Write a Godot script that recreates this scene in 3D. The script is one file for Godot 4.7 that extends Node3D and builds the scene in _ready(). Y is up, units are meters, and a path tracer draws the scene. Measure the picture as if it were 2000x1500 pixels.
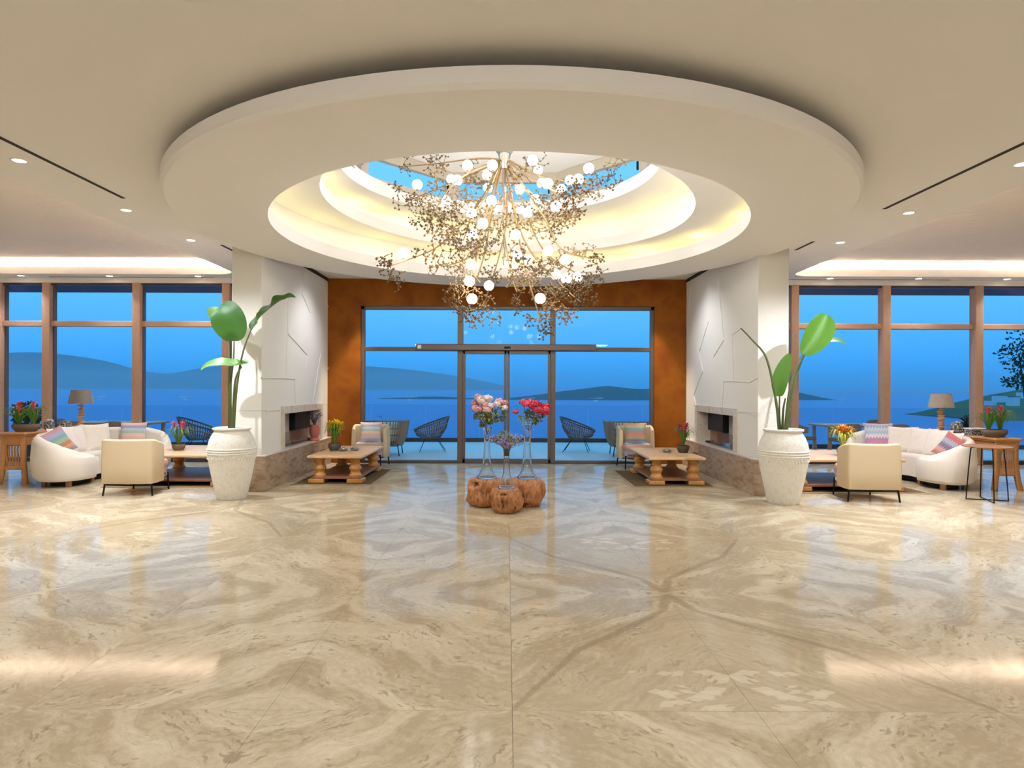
extends Node3D
# A hotel lobby at dusk. World: x right, y up, z = -depth. The camera stands at (0, 1.5, 0) and looks along -z.

const F := 1190.0
const EYE := 1.5
const ROLL := 0.0035
const CEIL := 3.6

class Geo:
	var v := PackedVector3Array()
	var uv := PackedVector2Array()
	var ix := PackedInt32Array()
	func vert(p: Vector3, t := Vector2.ZERO) -> int:
		v.append(p); uv.append(t)
		return v.size() - 1
	func tri(a: int, b: int, c: int) -> void:
		ix.append(a); ix.append(c); ix.append(b)
	func quad(a: Vector3, b: Vector3, c: Vector3, d: Vector3, ta := Vector2(0, 1), tb := Vector2(1, 1), tc := Vector2(1, 0), td := Vector2(0, 0)) -> void:
		var i := vert(a, ta)
		vert(b, tb); vert(c, tc); vert(d, td)
		tri(i, i + 1, i + 2); tri(i, i + 2, i + 3)
	func tri3(a: Vector3, b: Vector3, c: Vector3) -> void:
		var i := vert(a)
		vert(b); vert(c)
		tri(i, i + 1, i + 2)
	# box with chamfered edges
	func box(c: Vector3, s: Vector3, bev := 0.0, bs := Basis.IDENTITY) -> void:
		var h := s * 0.5
		bev = minf(bev, minf(h.x, minf(h.y, h.z)) * 0.95)
		for ax in 3:
			for sg in [-1.0, 1.0]:
				var n := Vector3.ZERO
				n[ax] = sg
				var u := Vector3.ZERO
				u[(ax + 1) % 3] = 1.0
				var w := Vector3.ZERO
				w[(ax + 2) % 3] = sg
				var hu := h[(ax + 1) % 3] - bev
				var hw := h[(ax + 2) % 3] - bev
				var o := n * h[ax]
				quad(c + bs * (o - u * hu - w * hw), c + bs * (o + u * hu - w * hw), c + bs * (o + u * hu + w * hw), c + bs * (o - u * hu + w * hw))
		if bev <= 0.0:
			return
		for ax in 3:
			var a1 := (ax + 1) % 3
			var a2 := (ax + 2) % 3
			for s1 in [-1.0, 1.0]:
				for s2 in [-1.0, 1.0]:
					var p := Vector3.ZERO
					p[a1] = s1 * h[a1]
					p[a2] = s2 * (h[a2] - bev)
					var q := Vector3.ZERO
					q[a1] = s1 * (h[a1] - bev)
					q[a2] = s2 * h[a2]
					var e := Vector3.ZERO
					e[ax] = h[ax] - bev
					if s1 * s2 > 0:
						quad(c + bs * (p - e), c + bs * (q - e), c + bs * (q + e), c + bs * (p + e))
						var i := ix.size() - 6
						_fix(i, bs * (p + q))
					else:
						quad(c + bs * (q - e), c + bs * (p - e), c + bs * (p + e), c + bs * (q + e))
						_fix(ix.size() - 6, bs * (p + q))
		for sx in [-1.0, 1.0]:
			for sy in [-1.0, 1.0]:
				for sz in [-1.0, 1.0]:
					var k := Vector3(sx, sy, sz)
					var a := k * (h - Vector3(0, bev, bev))
					var b := k * (h - Vector3(bev, 0, bev))
					var d := k * (h - Vector3(bev, bev, 0))
					if sx * sy * sz > 0:
						tri3(c + bs * a, c + bs * b, c + bs * d)
					else:
						tri3(c + bs * a, c + bs * d, c + bs * b)
	func _fix(i: int, out: Vector3) -> void:
		var a := v[ix[i]]
		var n := (v[ix[i + 2]] - a).cross(v[ix[i + 1]] - a)
		if n.dot(out) < 0.0:
			for k in 2:
				var t := ix[i + 3 * k + 1]
				ix[i + 3 * k + 1] = ix[i + 3 * k + 2]
				ix[i + 3 * k + 2] = t
	func loft(rings: Array, closed := true, cap0 := false, cap1 := false, us := 1.0, vs := 1.0) -> void:
		var n: int = rings[0].size()
		var base := v.size()
		var m := rings.size()
		var w := n + 1 if closed else n
		for i in m:
			for j in w:
				vert(rings[i][j % n], Vector2(us * float(j) / float(w - 1), vs * float(i) / float(maxi(1, m - 1))))
		for i in m - 1:
			for j in w - 1:
				var a := base + i * w + j
				var p := v[a]
				var q := v[a + w]
				var same1 := p.distance_squared_to(q) < 1e-12
				var same2 := v[a + 1].distance_squared_to(v[a + w + 1]) < 1e-12
				if same1 and same2:
					continue
				tri(a, a + 1, a + w + 1)
				tri(a, a + w + 1, a + w)
		for e in 2:
			if (e == 0 and not cap0) or (e == 1 and not cap1):
				continue
			var r: PackedVector3Array = rings[0 if e == 0 else m - 1]
			var c := Vector3.ZERO
			for p in r:
				c += p
			c /= r.size()
			var ci := vert(c, Vector2(0.5, 0.5))
			var f := v.size()
			for p in r:
				vert(p)
			for j in n:
				if e == 0:
					tri(ci, f + (j + 1) % n, f + j)
				else:
					tri(ci, f + j, f + (j + 1) % n)
	func tube(pts: Array, rad, sides := 6, caps := true) -> void:
		var rings := []
		var up := Vector3(0.31, 0.83, 0.46)
		var m := pts.size()
		var prev := Vector3.ZERO
		for i in m:
			var t: Vector3 = (pts[mini(i + 1, m - 1)] - pts[maxi(i - 1, 0)]).normalized()
			var a := up.cross(t)
			if i > 0:
				a = (prev - t * prev.dot(t))
			if a.length() < 0.01:
				a = Vector3.RIGHT.cross(t)
			a = a.normalized()
			prev = a
			var b := t.cross(a)
			var r: float = rad if rad is float else rad[i]
			var ring := PackedVector3Array()
			for j in sides:
				var th := TAU * j / sides
				ring.append(pts[i] + a * cos(th) * r + b * sin(th) * r)
			rings.append(ring)
		loft(rings, true, caps, caps)
	# profile of Vector2(radius, height), turned round y; a doubled point makes a hard edge
	func lathe(prof: Array, seg := 24, o := Vector3.ZERO, sq := Vector2.ONE, cap := true) -> void:
		var rings := []
		for p in prof:
			var ring := PackedVector3Array()
			for j in seg:
				var th := TAU * j / seg
				ring.append(o + Vector3(cos(th) * p.x * sq.x, p.y, -sin(th) * p.x * sq.y))
			rings.append(ring)
		loft(rings, true, cap and prof[0].x > 0.0001, cap and prof[-1].x > 0.0001)
	func ball(c: Vector3, r: float, seg := 12, rows := 8, sq := Vector3.ONE) -> void:
		var prof := []
		for i in rows + 1:
			var a := PI * i / rows
			prof.append(Vector2(sin(a) * r, -cos(a) * r))
		var rings := []
		for p in prof:
			var ring := PackedVector3Array()
			for j in seg:
				var th := TAU * j / seg
				ring.append(c + Vector3(cos(th) * p.x * sq.x, p.y * sq.y, -sin(th) * p.x * sq.z))
			rings.append(ring)
		loft(rings)
	func octa(c: Vector3, r: float) -> void:
		var i := vert(c + Vector3(r, 0, 0))
		vert(c + Vector3(0, 0, -r)); vert(c + Vector3(-r, 0, 0)); vert(c + Vector3(0, 0, r)); vert(c + Vector3(0, r, 0)); vert(c + Vector3(0, -r, 0))
		for k in 4:
			tri(i + k, i + (k + 1) % 4, i + 4)
			tri(i + (k + 1) % 4, i + k, i + 5)
	# upright prism over a plan polygon given in x, depth
	func prism(plan: Array, y0: float, y1: float) -> void:
		var poly := PackedVector2Array()
		for p in plan:
			poly.append(p)
		var n := poly.size()
		var ar := 0.0
		for k in n:
			ar += poly[k].cross(poly[(k + 1) % n])
		if ar < 0.0:
			poly.reverse()
		var tr := Geometry2D.triangulate_polygon(poly)
		for k in range(0, tr.size(), 3):
			var a := poly[tr[k]]
			var b := poly[tr[k + 1]]
			var c := poly[tr[k + 2]]
			if (b - a).cross(c - a) < 0.0:
				var t := b
				b = c
				c = t
			tri3(Vector3(a.x, y1, -a.y), Vector3(b.x, y1, -b.y), Vector3(c.x, y1, -c.y))
			tri3(Vector3(a.x, y0, -a.y), Vector3(c.x, y0, -c.y), Vector3(b.x, y0, -b.y))
		for k in n:
			var a := poly[k]
			var b := poly[(k + 1) % n]
			quad(Vector3(a.x, y0, -a.y), Vector3(b.x, y0, -b.y), Vector3(b.x, y1, -b.y), Vector3(a.x, y1, -a.y))
	func mesh() -> ArrayMesh:
		var nn := PackedVector3Array()
		nn.resize(v.size())
		for k in range(0, ix.size(), 3):
			var a := ix[k]
			var b := ix[k + 1]
			var c := ix[k + 2]
			var f := (v[c] - v[a]).cross(v[b] - v[a])
			nn[a] += f; nn[b] += f; nn[c] += f
		for k in nn.size():
			nn[k] = nn[k].normalized() if nn[k].length_squared() > 1e-24 else Vector3.UP
		var arr := []
		arr.resize(Mesh.ARRAY_MAX)
		arr[Mesh.ARRAY_VERTEX] = v
		arr[Mesh.ARRAY_NORMAL] = nn
		arr[Mesh.ARRAY_TEX_UV] = uv
		arr[Mesh.ARRAY_INDEX] = ix
		var m := ArrayMesh.new()
		m.add_surface_from_arrays(Mesh.PRIMITIVE_TRIANGLES, arr)
		return m

var M := {}
var taken := {}
var rng := RandomNumberGenerator.new()

# ---------------------------------------------------------------- helpers
func P(x: float, y: float, d: float) -> Vector3:
	return Vector3(x, y, -d)

func ray(px: float, py: float) -> Vector2:
	var dx := (px - 990.0) / F
	var dy := (755.0 - py) / F
	return Vector2(dx * cos(ROLL) - dy * sin(ROLL), dx * sin(ROLL) + dy * cos(ROLL))

func at(px: float, py: float, d: float) -> Vector3:
	var r := ray(px, py)
	return Vector3(r.x * d, EYE + r.y * d, -d)

func on_side(px: float, py: float, x: float) -> Vector3:
	var r := ray(px, py)
	var d := x / r.x
	return Vector3(x, EYE + r.y * d, -d)

func srgb(r: float, g: float, b: float) -> Color:
	return Color(r / 255.0, g / 255.0, b / 255.0)

func mat(n: String, c: Color, rough := 0.6, metal := 0.0, spec := 0.5) -> StandardMaterial3D:
	var m := StandardMaterial3D.new()
	m.resource_name = n
	m.albedo_color = c
	m.roughness = rough
	m.metallic = metal
	m.metallic_specular = spec
	M[n] = m
	return m

func glow(n: String, c: Color, e: float) -> StandardMaterial3D:
	var m := mat(n, c, 0.5)
	m.emission_enabled = true
	m.emission = c
	m.emission_energy_multiplier = e
	return m

func noise(sd: int, freq: float, octaves := 4, warp := 0.0, kind := FastNoiseLite.TYPE_SIMPLEX_SMOOTH) -> FastNoiseLite:
	var n := FastNoiseLite.new()
	n.seed = sd
	n.noise_type = kind
	n.frequency = freq
	n.fractal_octaves = octaves
	if warp > 0.0:
		n.domain_warp_enabled = true
		n.domain_warp_amplitude = warp
		n.domain_warp_frequency = freq * 0.8
	return n

func ntex(n: FastNoiseLite, cols: Array, w := 512, h := 512) -> NoiseTexture2D:
	var t := NoiseTexture2D.new()
	t.width = w
	t.height = h
	t.seamless = true
	t.noise = n
	var g := Gradient.new()
	var offs := PackedFloat32Array()
	var cc := PackedColorArray()
	for k in cols.size():
		offs.append(float(k) / (cols.size() - 1))
		cc.append(cols[k])
	g.offsets = offs
	g.colors = cc
	t.color_ramp = g
	return t

func tri_tex(m: StandardMaterial3D, t: Texture2D, sc: Vector3, world := false) -> void:
	m.albedo_texture = t
	m.uv1_triplanar = true
	m.uv1_world_triplanar = world
	m.uv1_scale = sc

func bump(m: StandardMaterial3D, t: Texture2D, cm: float) -> void:
	m.heightmap_enabled = true
	m.heightmap_texture = t
	m.heightmap_scale = cm

func numbered(n: String) -> String:
	if not taken.has(n):
		taken[n] = 0
		return n
	taken[n] += 1
	return "%s_%03d" % [n, taken[n]]

func tag(o: Node, label: String, category := "", group := "", kind := "") -> void:
	o.set_meta("label", label)
	if category:
		o.set_meta("category", category)
	if group:
		o.set_meta("group", group)
	if kind:
		o.set_meta("kind", kind)

func thing(called: String, label: String, category: String, pos := Vector3.ZERO, turn := 0.0, group := "") -> Node3D:
	var o := Node3D.new()
	o.name = numbered(called)
	add_child(o)
	o.position = pos
	o.rotation.y = turn
	tag(o, label, category, group)
	return o

func struct(called: String, label: String) -> Node3D:
	var o := Node3D.new()
	o.name = numbered(called)
	add_child(o)
	tag(o, label, "", "", "structure")
	return o

func part(parent: Node, called: String, g: Geo, m: Material, label := "") -> MeshInstance3D:
	var o := MeshInstance3D.new()
	o.name = called
	o.mesh = g.mesh()
	o.mesh.surface_set_material(0, m)
	parent.add_child(o, true)
	if label:
		o.set_meta("label", label)
	return o

func piece(parent: Node, called: String, ms: Mesh, m: Material, pos: Vector3, bs := Basis.IDENTITY) -> MeshInstance3D:
	var o := MeshInstance3D.new()
	o.name = called
	o.mesh = ms
	o.material_override = m
	o.transform = Transform3D(bs, pos)
	parent.add_child(o, true)
	return o

func solo(called: String, label: String, category: String, g: Geo, m: Material, pos := Vector3.ZERO, turn := 0.0, group := "") -> MeshInstance3D:
	var o := MeshInstance3D.new()
	o.name = numbered(called)
	o.mesh = g.mesh()
	o.mesh.surface_set_material(0, m)
	add_child(o)
	o.position = pos
	o.rotation.y = turn
	tag(o, label, category, group)
	return o

func bx(parent: Node, called: String, x0: float, x1: float, y0: float, y1: float, d0: float, d1: float, m: Material, bev := 0.0, label := "") -> MeshInstance3D:
	var g := Geo.new()
	g.box(Vector3((x0 + x1) / 2, (y0 + y1) / 2, -(d0 + d1) / 2), Vector3(absf(x1 - x0), absf(y1 - y0), absf(d1 - d0)), bev)
	return part(parent, called, g, m, label)

func omni(parent: Node, pos: Vector3, c: Color, e: float, size := 0.06) -> OmniLight3D:
	var l := OmniLight3D.new()
	l.name = "light"
	l.light_color = c
	l.light_energy = e
	l.light_size = size
	l.omni_range = 40.0
	l.omni_attenuation = 2.0
	l.shadow_enabled = true
	parent.add_child(l, true)
	l.position = pos
	return l

func spot(parent: Node, pos: Vector3, dir: Vector3, c: Color, e: float, ang := 50.0, size := 0.05) -> SpotLight3D:
	var l := SpotLight3D.new()
	l.name = "light"
	l.light_color = c
	l.light_energy = e
	l.light_size = size
	l.spot_range = 40.0
	l.spot_attenuation = 2.0
	l.spot_angle = ang
	l.spot_angle_attenuation = 1.0
	l.shadow_enabled = true
	parent.add_child(l, true)
	l.position = pos
	l.basis = Basis.looking_at(dir, Vector3.FORWARD if absf(dir.normalized().y) > 0.9 else Vector3.UP)
	return l

func area(parent: Node, pos: Vector3, dir: Vector3, c: Color, e: float, sz: Vector2) -> AreaLight3D:
	var l := AreaLight3D.new()
	l.name = "light"
	l.light_color = c
	l.light_energy = e
	l.area_size = sz
	l.area_range = 40.0
	l.area_attenuation = 2.0
	l.shadow_enabled = true
	parent.add_child(l, true)
	l.position = pos
	l.basis = Basis.looking_at(dir, Vector3.FORWARD if absf(dir.normalized().y) > 0.9 else Vector3.UP)
	return l

func spline(pts: Array, n: int) -> Array:
	var out := []
	var m := pts.size()
	for i in m - 1:
		var p0 = pts[maxi(i - 1, 0)]
		var p1 = pts[i]
		var p2 = pts[i + 1]
		var p3 = pts[mini(i + 2, m - 1)]
		for k in n:
			var t := float(k) / n
			out.append(0.5 * (2.0 * p1 + (p2 - p0) * t + (2.0 * p0 - 5.0 * p1 + 4.0 * p2 - p3) * t * t + (3.0 * p1 - p0 - 3.0 * p2 + p3) * t * t * t))
	out.append(pts[m - 1])
	return out

# a leaf or bract: a ribbon along a path, folded along its midrib
func blade(g: Geo, path: Array, width: float, fold: float, nrm: Vector3, shape := 0, wave := 0.0) -> void:
	var m := path.size()
	var rows := []
	for i in m:
		var t := float(i) / (m - 1)
		var tg: Vector3 = (path[mini(i + 1, m - 1)] - path[maxi(i - 1, 0)]).normalized()
		var side := tg.cross(nrm)
		if side.length() < 0.02:
			side = tg.cross(Vector3(0.3, 0.2, 0.9))
		side = side.normalized()
		var up := side.cross(tg).normalized()
		var w := width
		if shape == 0:      # strap leaf
			w *= minf(1.0, 0.55 + t * 1.2) * (1.0 - pow(t, 3.0)) + 0.0008
		elif shape == 1:    # broad paddle
			w *= pow(sin(PI * clampf(0.03 + 0.97 * t, 0, 1)), 0.6) + 0.0008
		else:               # pointed bract
			w *= sin(PI * (0.15 + 0.85 * t)) + 0.0008
		var wv := wave * sin(t * 23.0) * w
		var ring := PackedVector3Array()
		for s in [-1.0, -0.5, 0.0, 0.5, 1.0]:
			ring.append(path[i] + side * w * 0.5 * s + up * (absf(s) * w * 0.5 * fold + (wv if absf(s) > 0.9 else 0.0)))
		rows.append(ring)
	g.loft(rows, false)

func pillow_geo(w: float, h: float, t: float) -> Geo:
	var g := Geo.new()
	var n := 12
	for sgn in [1.0, -1.0]:
		var rows := []
		for i in n + 1:
			var ring := PackedVector3Array()
			for j in n + 1:
				var a := (float(j) / n) * 2.0 - 1.0
				var b := (float(i) / n) * 2.0 - 1.0
				var k := pow(maxf(0.0, (1.0 - a * a) * (1.0 - b * b)), 0.42)
				var pin := 1.0 - 0.07 * (1.0 - absf(a * b))* (absf(a) * absf(a) + absf(b) * absf(b)) * 0.5
				ring.append(Vector3(a * w * 0.5 * (pin - 0.05 * (1.0 - b * b) * absf(a)), b * h * 0.5 * (pin - 0.05 * (1.0 - a * a) * absf(b)), sgn * t * 0.5 * k))
			rows.append(ring)
		if sgn < 0.0:
			for r in rows:
				r.reverse()
		g.loft(rows, false)
	return g

func strip_img(cols: Array, h := 256) -> ImageTexture:
	var im := Image.create(4, h, false, Image.FORMAT_RGB8)
	for y in h:
		var f := float(y) / h * cols.size()
		var k := int(f)
		var c: Color = cols[k % cols.size()]
		var nx: Color = cols[(k + 1) % cols.size()]
		c = c.lerp(nx, smoothstep(0.6, 1.0, f - k))
		var j := 0.06 * sin(y * 2.1) + 0.04 * sin(y * 0.77)
		c = c.lightened(maxf(j, 0.0)).darkened(maxf(-j, 0.0))
		for x in 4:
			im.set_pixel(x, y, c)
	return ImageTexture.create_from_image(im)

func zigzag_img(cols: Array) -> ImageTexture:
	var im := Image.create(256, 256, false, Image.FORMAT_RGB8)
	for y in 256:
		for x in 256:
			var z := absf(fposmod(x / 26.0, 1.0) - 0.5) * 46.0
			var f := fposmod((y + z) / 256.0 * cols.size(), float(cols.size()))
			im.set_pixel(x, y, cols[int(f)])
	return ImageTexture.create_from_image(im)

# ---------------------------------------------------------------- marble slabs
func marble(sd: int, special: bool) -> ImageTexture:
	var w := 620
	var h := 880
	var im := Image.create(w, h, false, Image.FORMAT_RGB8)
	var nw := noise(sd, 1.1, 3)
	var nb := noise(sd + 1, 1.0, 4)
	var nf := noise(sd + 2, 1.0, 3)
	var np := noise(sd + 3, 2.2, 4)
	var nv := noise(sd + 4, 1.0, 3)
	var light := srgb(214, 200, 173)
	var mid := srgb(194, 178, 149)
	var tan := srgb(174, 156, 126)
	var dark := srgb(130, 110, 84)
	var vein := [Vector2(0.0, 0.05), Vector2(0.06, 0.2), Vector2(0.10, 0.33), Vector2(0.31, 0.55), Vector2(0.75, 0.96), Vector2(1.03, 1.43), Vector2(1.13, 1.61)]
	# pale angular fragments near the outer edge of the special slab
	var frag := []
	rng.seed = sd + 77
	if special:
		for k in 26:
			frag.append([Vector2(rng.randf_range(0.0, 0.5), rng.randf_range(1.22, 1.6)), rng.randf_range(-0.7, 0.4), rng.randf_range(0.03, 0.085), rng.randf_range(0.3, 0.5)])
	for y in h:
		for x in w:
			var u := 1.13 * x / w
			var q := 1.61 * y / h
			var wp := nw.get_noise_2d(u, q)
			var al := 0.62 * u - 0.78 * q     # across the bedding
			var lo := 0.78 * u + 0.62 * q     # along it
			al += 0.13 * wp + 0.025 * nw.get_noise_2d(u * 3.0 + 9.0, q * 3.0)
			var b := nb.get_noise_2d(al * 3.2, lo * 0.5) * 0.5 + 0.5
			var al2 := al + 0.02 * np.get_noise_2d(u * 6.0 + 20.0, q * 6.0)
			var f := nf.get_noise_2d(al2 * 30.0, lo * 3.2)
			var p := np.get_noise_2d(u * 1.1 + 3.0, q * 1.1)
			var f2 := np.get_noise_2d(u * 8.0 + 31.0, q * 8.0 + 5.0)
			var f3 := nf.get_noise_2d(u * 60.0, q * 60.0)
			var t := clampf(0.2 + 0.42 * smoothstep(0.36, 0.62, b) + 0.2 * (b - 0.5) + 0.26 * f + 0.2 * f2 + 0.1 * f3 + 0.3 * p, 0.0, 1.0)
			var fleck := nb.get_noise_2d(al2 * 24.0 + 5.0, lo * 6.0 + 3.0)
			var c: Color
			if t < 0.45:
				c = tan.lerp(mid, t / 0.45)
			else:
				c = mid.lerp(light, (t - 0.45) / 0.55)
			var v := absf(nv.get_noise_2d(al * 4.2 + 7.0, lo * 0.8))
			var br := clampf(np.get_noise_2d(u * 9.0, q * 9.0) * 2.2 + 0.35, 0.0, 1.0)
			if v < 0.05:
				c = c.lerp(dark, (1.0 - v / 0.05) * 0.5 * br * clampf(0.5 + 1.5 * p, 0.0, 1.0))
			if fleck > 0.3 and p > 0.05:
				c = c.lerp(dark, minf(0.45, (fleck - 0.3) * 4.0) * minf(1.0, p * 6.0))
			if special:
				var pt := Vector2(u + 0.008 * np.get_noise_2d(u * 12.0, q * 12.0), q + 0.008 * np.get_noise_2d(u * 12.0 + 40.0, q * 12.0))
				var best := 9.0
				for k in vein.size() - 1:
					best = minf(best, pt.distance_to(Geometry2D.get_closest_point_to_segment(pt, vein[k], vein[k + 1])))
				var wd := 0.045 * clampf(1.25 - q * 0.5, 0.4, 1.2)
				if best < wd:
					c = c.lerp(dark, 0.5 * smoothstep(wd, wd * 0.3, best) * (0.75 + 0.5 * f))
				if q > u * 1.35 + 0.25:
					c = c.lerp(tan.lerp(mid, 0.35 + 0.4 * f), 0.6)
				for fr in frag:
					var d: Vector2 = (pt - fr[0]).rotated(fr[1])
					d.y /= fr[3]
					if absf(d.x) + absf(d.y) * 0.8 < fr[2]:
						c = c.lerp(light, 0.7)
			im.set_pixel(x, y, c)
	return ImageTexture.create_from_image(im)

func make_materials() -> void:
	var m: StandardMaterial3D
	m = mat("ceiling_paint", srgb(240, 235, 228), 0.85, 0.0, 0.3)
	m = mat("brushed_plaster", srgb(236, 226, 216), 0.85, 0.0, 0.3)
	bump(m, ntex(noise(5, 0.02, 4), [Color.BLACK, Color.WHITE]), 0.5)
	m.uv1_triplanar = true
	m.uv1_world_triplanar = true
	m.uv1_scale = Vector3(0.35, 1, 1.6)
	m = mat("wall_plaster", srgb(226, 220, 208), 0.75, 0.0, 0.35)
	m = mat("orange_plaster", Color.WHITE, 0.7, 0.0, 0.35)
	tri_tex(m, ntex(noise(8, 0.008, 5, 30.0), [srgb(118, 58, 2), srgb(136, 72, 6), srgb(150, 86, 14), srgb(128, 66, 4)]), Vector3(0.3, 0.3, 0.3), true)
	m = mat("back_wall", srgb(232, 226, 214), 0.8, 0.0, 0.3)
	m = mat("grout", srgb(176, 158, 128), 0.7)
	for k in 3:
		m = mat("marble_%d" % k, Color.WHITE, 0.09, 0.0, 0.18)
		m.albedo_texture = marble([21, 47, 83][k], k == 0)
		m.texture_repeat = false
	m = mat("plinth_stone", Color.WHITE, 0.22, 0.0, 0.45)
	tri_tex(m, ntex(noise(12, 0.012, 5, 40.0), [srgb(140, 112, 88), srgb(172, 146, 120), srgb(188, 164, 140), srgb(156, 128, 102)]), Vector3(0.5, 1.6, 0.5), true)
	m = mat("surround_stone", Color.WHITE, 0.3, 0.0, 0.45)
	tri_tex(m, ntex(noise(15, 0.012, 5, 40.0), [srgb(178, 158, 138), srgb(206, 192, 174), srgb(216, 204, 188), srgb(192, 172, 150)]), Vector3(0.6, 0.6, 1.6), true)
	mat("door_frame", srgb(112, 98, 88), 0.38, 0.55)
	mat("painted_frame", srgb(186, 174, 154), 0.6)
	mat("frame_dark", srgb(70, 64, 62), 0.4, 0.5)
	m = mat("mullion_wood", Color.WHITE, 0.5)
	tri_tex(m, ntex(noise(17, 0.02, 4), [srgb(166, 128, 102), srgb(190, 152, 124), srgb(178, 140, 114)]), Vector3(5, 0.6, 5), true)
	m = mat("pane_glass", Color(0.1, 0.2, 0.25, 0.01), 0.0, 0.0, 0.22)
	m.transparency = BaseMaterial3D.TRANSPARENCY_ALPHA
	m = mat("rail_glass", Color(0.0, 0.2, 0.5, 0.07), 0.0, 0.0, 0.1)
	m.transparency = BaseMaterial3D.TRANSPARENCY_ALPHA
	m = mat("guard_glass", Color(0.35, 0.38, 0.38, 0.22), 0.02, 0.0, 0.5)
	m.transparency = BaseMaterial3D.TRANSPARENCY_ALPHA
	m = mat("vase_glass", Color(0.97, 0.985, 0.985, 0.0), 0.0, 0.0, 0.5)
	m.refraction_enabled = true
	m.refraction_scale = 0.05
	m = mat("frosted_print", srgb(150, 205, 245), 0.5)
	mat("black_metal", srgb(34, 28, 25), 0.4, 0.7)
	mat("black_steel", srgb(16, 17, 19), 0.45, 0.3)
	mat("soot", srgb(22, 21, 21), 0.8)
	mat("ash", srgb(150, 138, 122), 0.9)
	mat("bronze", srgb(128, 104, 72), 0.34, 0.85)
	mat("bronze_pale", srgb(176, 146, 104), 0.3, 0.8)
	mat("chrome", srgb(190, 188, 184), 0.15, 1.0)
	m = mat("sofa_fabric", srgb(232, 222, 208), 0.9, 0.0, 0.25)
	bump(m, ntex(noise(31, 0.09, 3), [Color.BLACK, Color.WHITE], 256, 256), 0.12)
	m.uv1_triplanar = true
	m.uv1_scale = Vector3(3, 3, 3)
	m.rim_enabled = true
	m.rim = 0.3
	m = mat("cushion_fabric", srgb(236, 226, 214), 0.92, 0.0, 0.2)
	bump(m, ntex(noise(33, 0.012, 4, 20.0), [Color.BLACK, Color.WHITE], 256, 256), 0.9)
	m.uv1_triplanar = true
	m.uv1_scale = Vector3(2.0, 2.0, 2.0)
	mat("chair_linen", srgb(212, 192, 158), 0.9, 0.0, 0.25)
	mat("seam", srgb(196, 180, 156), 0.9)
	m = mat("teak_top", Color.WHITE, 0.42)
	tri_tex(m, ntex(noise(40, 0.02, 5, 12.0), [srgb(188, 140, 92), srgb(214, 172, 124), srgb(224, 186, 140), srgb(200, 154, 104)]), Vector3(4.5, 4.5, 0.5))
	m = mat("teak_turned", Color.WHITE, 0.4)
	tri_tex(m, ntex(noise(41, 0.02, 5, 12.0), [srgb(160, 100, 44), srgb(196, 136, 68), srgb(210, 152, 84), srgb(176, 114, 54)]), Vector3(6, 0.9, 6))
	m = mat("teak_shelf", Color.WHITE, 0.45)
	tri_tex(m, ntex(noise(42, 0.02, 5, 12.0), [srgb(112, 72, 44), srgb(140, 94, 60), srgb(152, 106, 70), srgb(124, 80, 50)]), Vector3(0.6, 4, 5))
	m = mat("oak_console", Color.WHITE, 0.5)
	tri_tex(m, ntex(noise(43, 0.02, 5, 12.0), [srgb(150, 98, 50), srgb(182, 128, 74), srgb(196, 142, 86), srgb(164, 110, 60)]), Vector3(0.9, 5, 5))
	m = mat("driftwood", Color.WHITE, 0.5)
	tri_tex(m, ntex(noise(45, 0.014, 5, 60.0), [srgb(100, 60, 36), srgb(158, 98, 58), srgb(204, 138, 88), srgb(216, 156, 106), srgb(180, 114, 68), srgb(112, 68, 42)]), Vector3(2.4, 1.0, 2.4))
	bump(m, ntex(noise(46, 0.012, 5, 50.0), [Color.BLACK, Color.WHITE]), 1.2)
	mat("dark_knot", srgb(98, 62, 42), 0.85)
	m = mat("rug", Color.WHITE, 0.97, 0.0, 0.1)
	tri_tex(m, ntex(noise(48, 0.06, 4), [srgb(78, 62, 46), srgb(112, 92, 70), srgb(92, 74, 56)]), Vector3(6, 6, 2))
	mat("rug_edge", srgb(172, 148, 112), 0.95)
	m = mat("jar_clay", Color.WHITE, 0.8, 0.0, 0.3)
	tri_tex(m, ntex(noise(50, 0.016, 5), [srgb(216, 206, 188), srgb(234, 228, 214), srgb(238, 234, 222), srgb(222, 210, 190)]), Vector3(2.2, 1.2, 2.2))
	bump(m, ntex(noise(51, 0.03, 4), [Color.BLACK, Color.WHITE]), 0.5)
	mat("soil", srgb(66, 50, 38), 0.95)
	m = mat("leaf_deep", srgb(46, 88, 38), 0.45)
	m.backlight_enabled = true
	m.backlight = srgb(70, 110, 30)
	m = mat("leaf_pale", srgb(104, 140, 74), 0.45)
	m.backlight_enabled = true
	m.backlight = srgb(80, 120, 30)
	m = mat("leaf_bright", srgb(76, 120, 36), 0.45)
	m.backlight_enabled = true
	m.backlight = srgb(60, 90, 16)
	mat("leaf_yellow", srgb(170, 180, 70), 0.5)
	mat("leaf_sage", srgb(122, 130, 84), 0.6)
	mat("stem_green", srgb(86, 98, 52), 0.5)
	mat("stem_dark", srgb(62, 58, 40), 0.6)
	mat("bract_red", srgb(222, 78, 44), 0.5)
	mat("bract_pink", srgb(222, 76, 120), 0.5)
	mat("bract_yellow", srgb(248, 208, 20), 0.5)
	mat("bract_orange", srgb(236, 160, 62), 0.5)
	mat("bract_crimson", srgb(196, 40, 92), 0.5)
	mat("petal_blush", srgb(240, 196, 198), 0.6)
	mat("petal_white", srgb(248, 232, 228), 0.6)
	mat("petal_rose", srgb(236, 160, 168), 0.6)
	mat("petal_red", srgb(222, 48, 84), 0.55)
	mat("petal_coral", srgb(236, 92, 116), 0.55)
	mat("lavender", srgb(178, 168, 222), 0.7)
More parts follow.
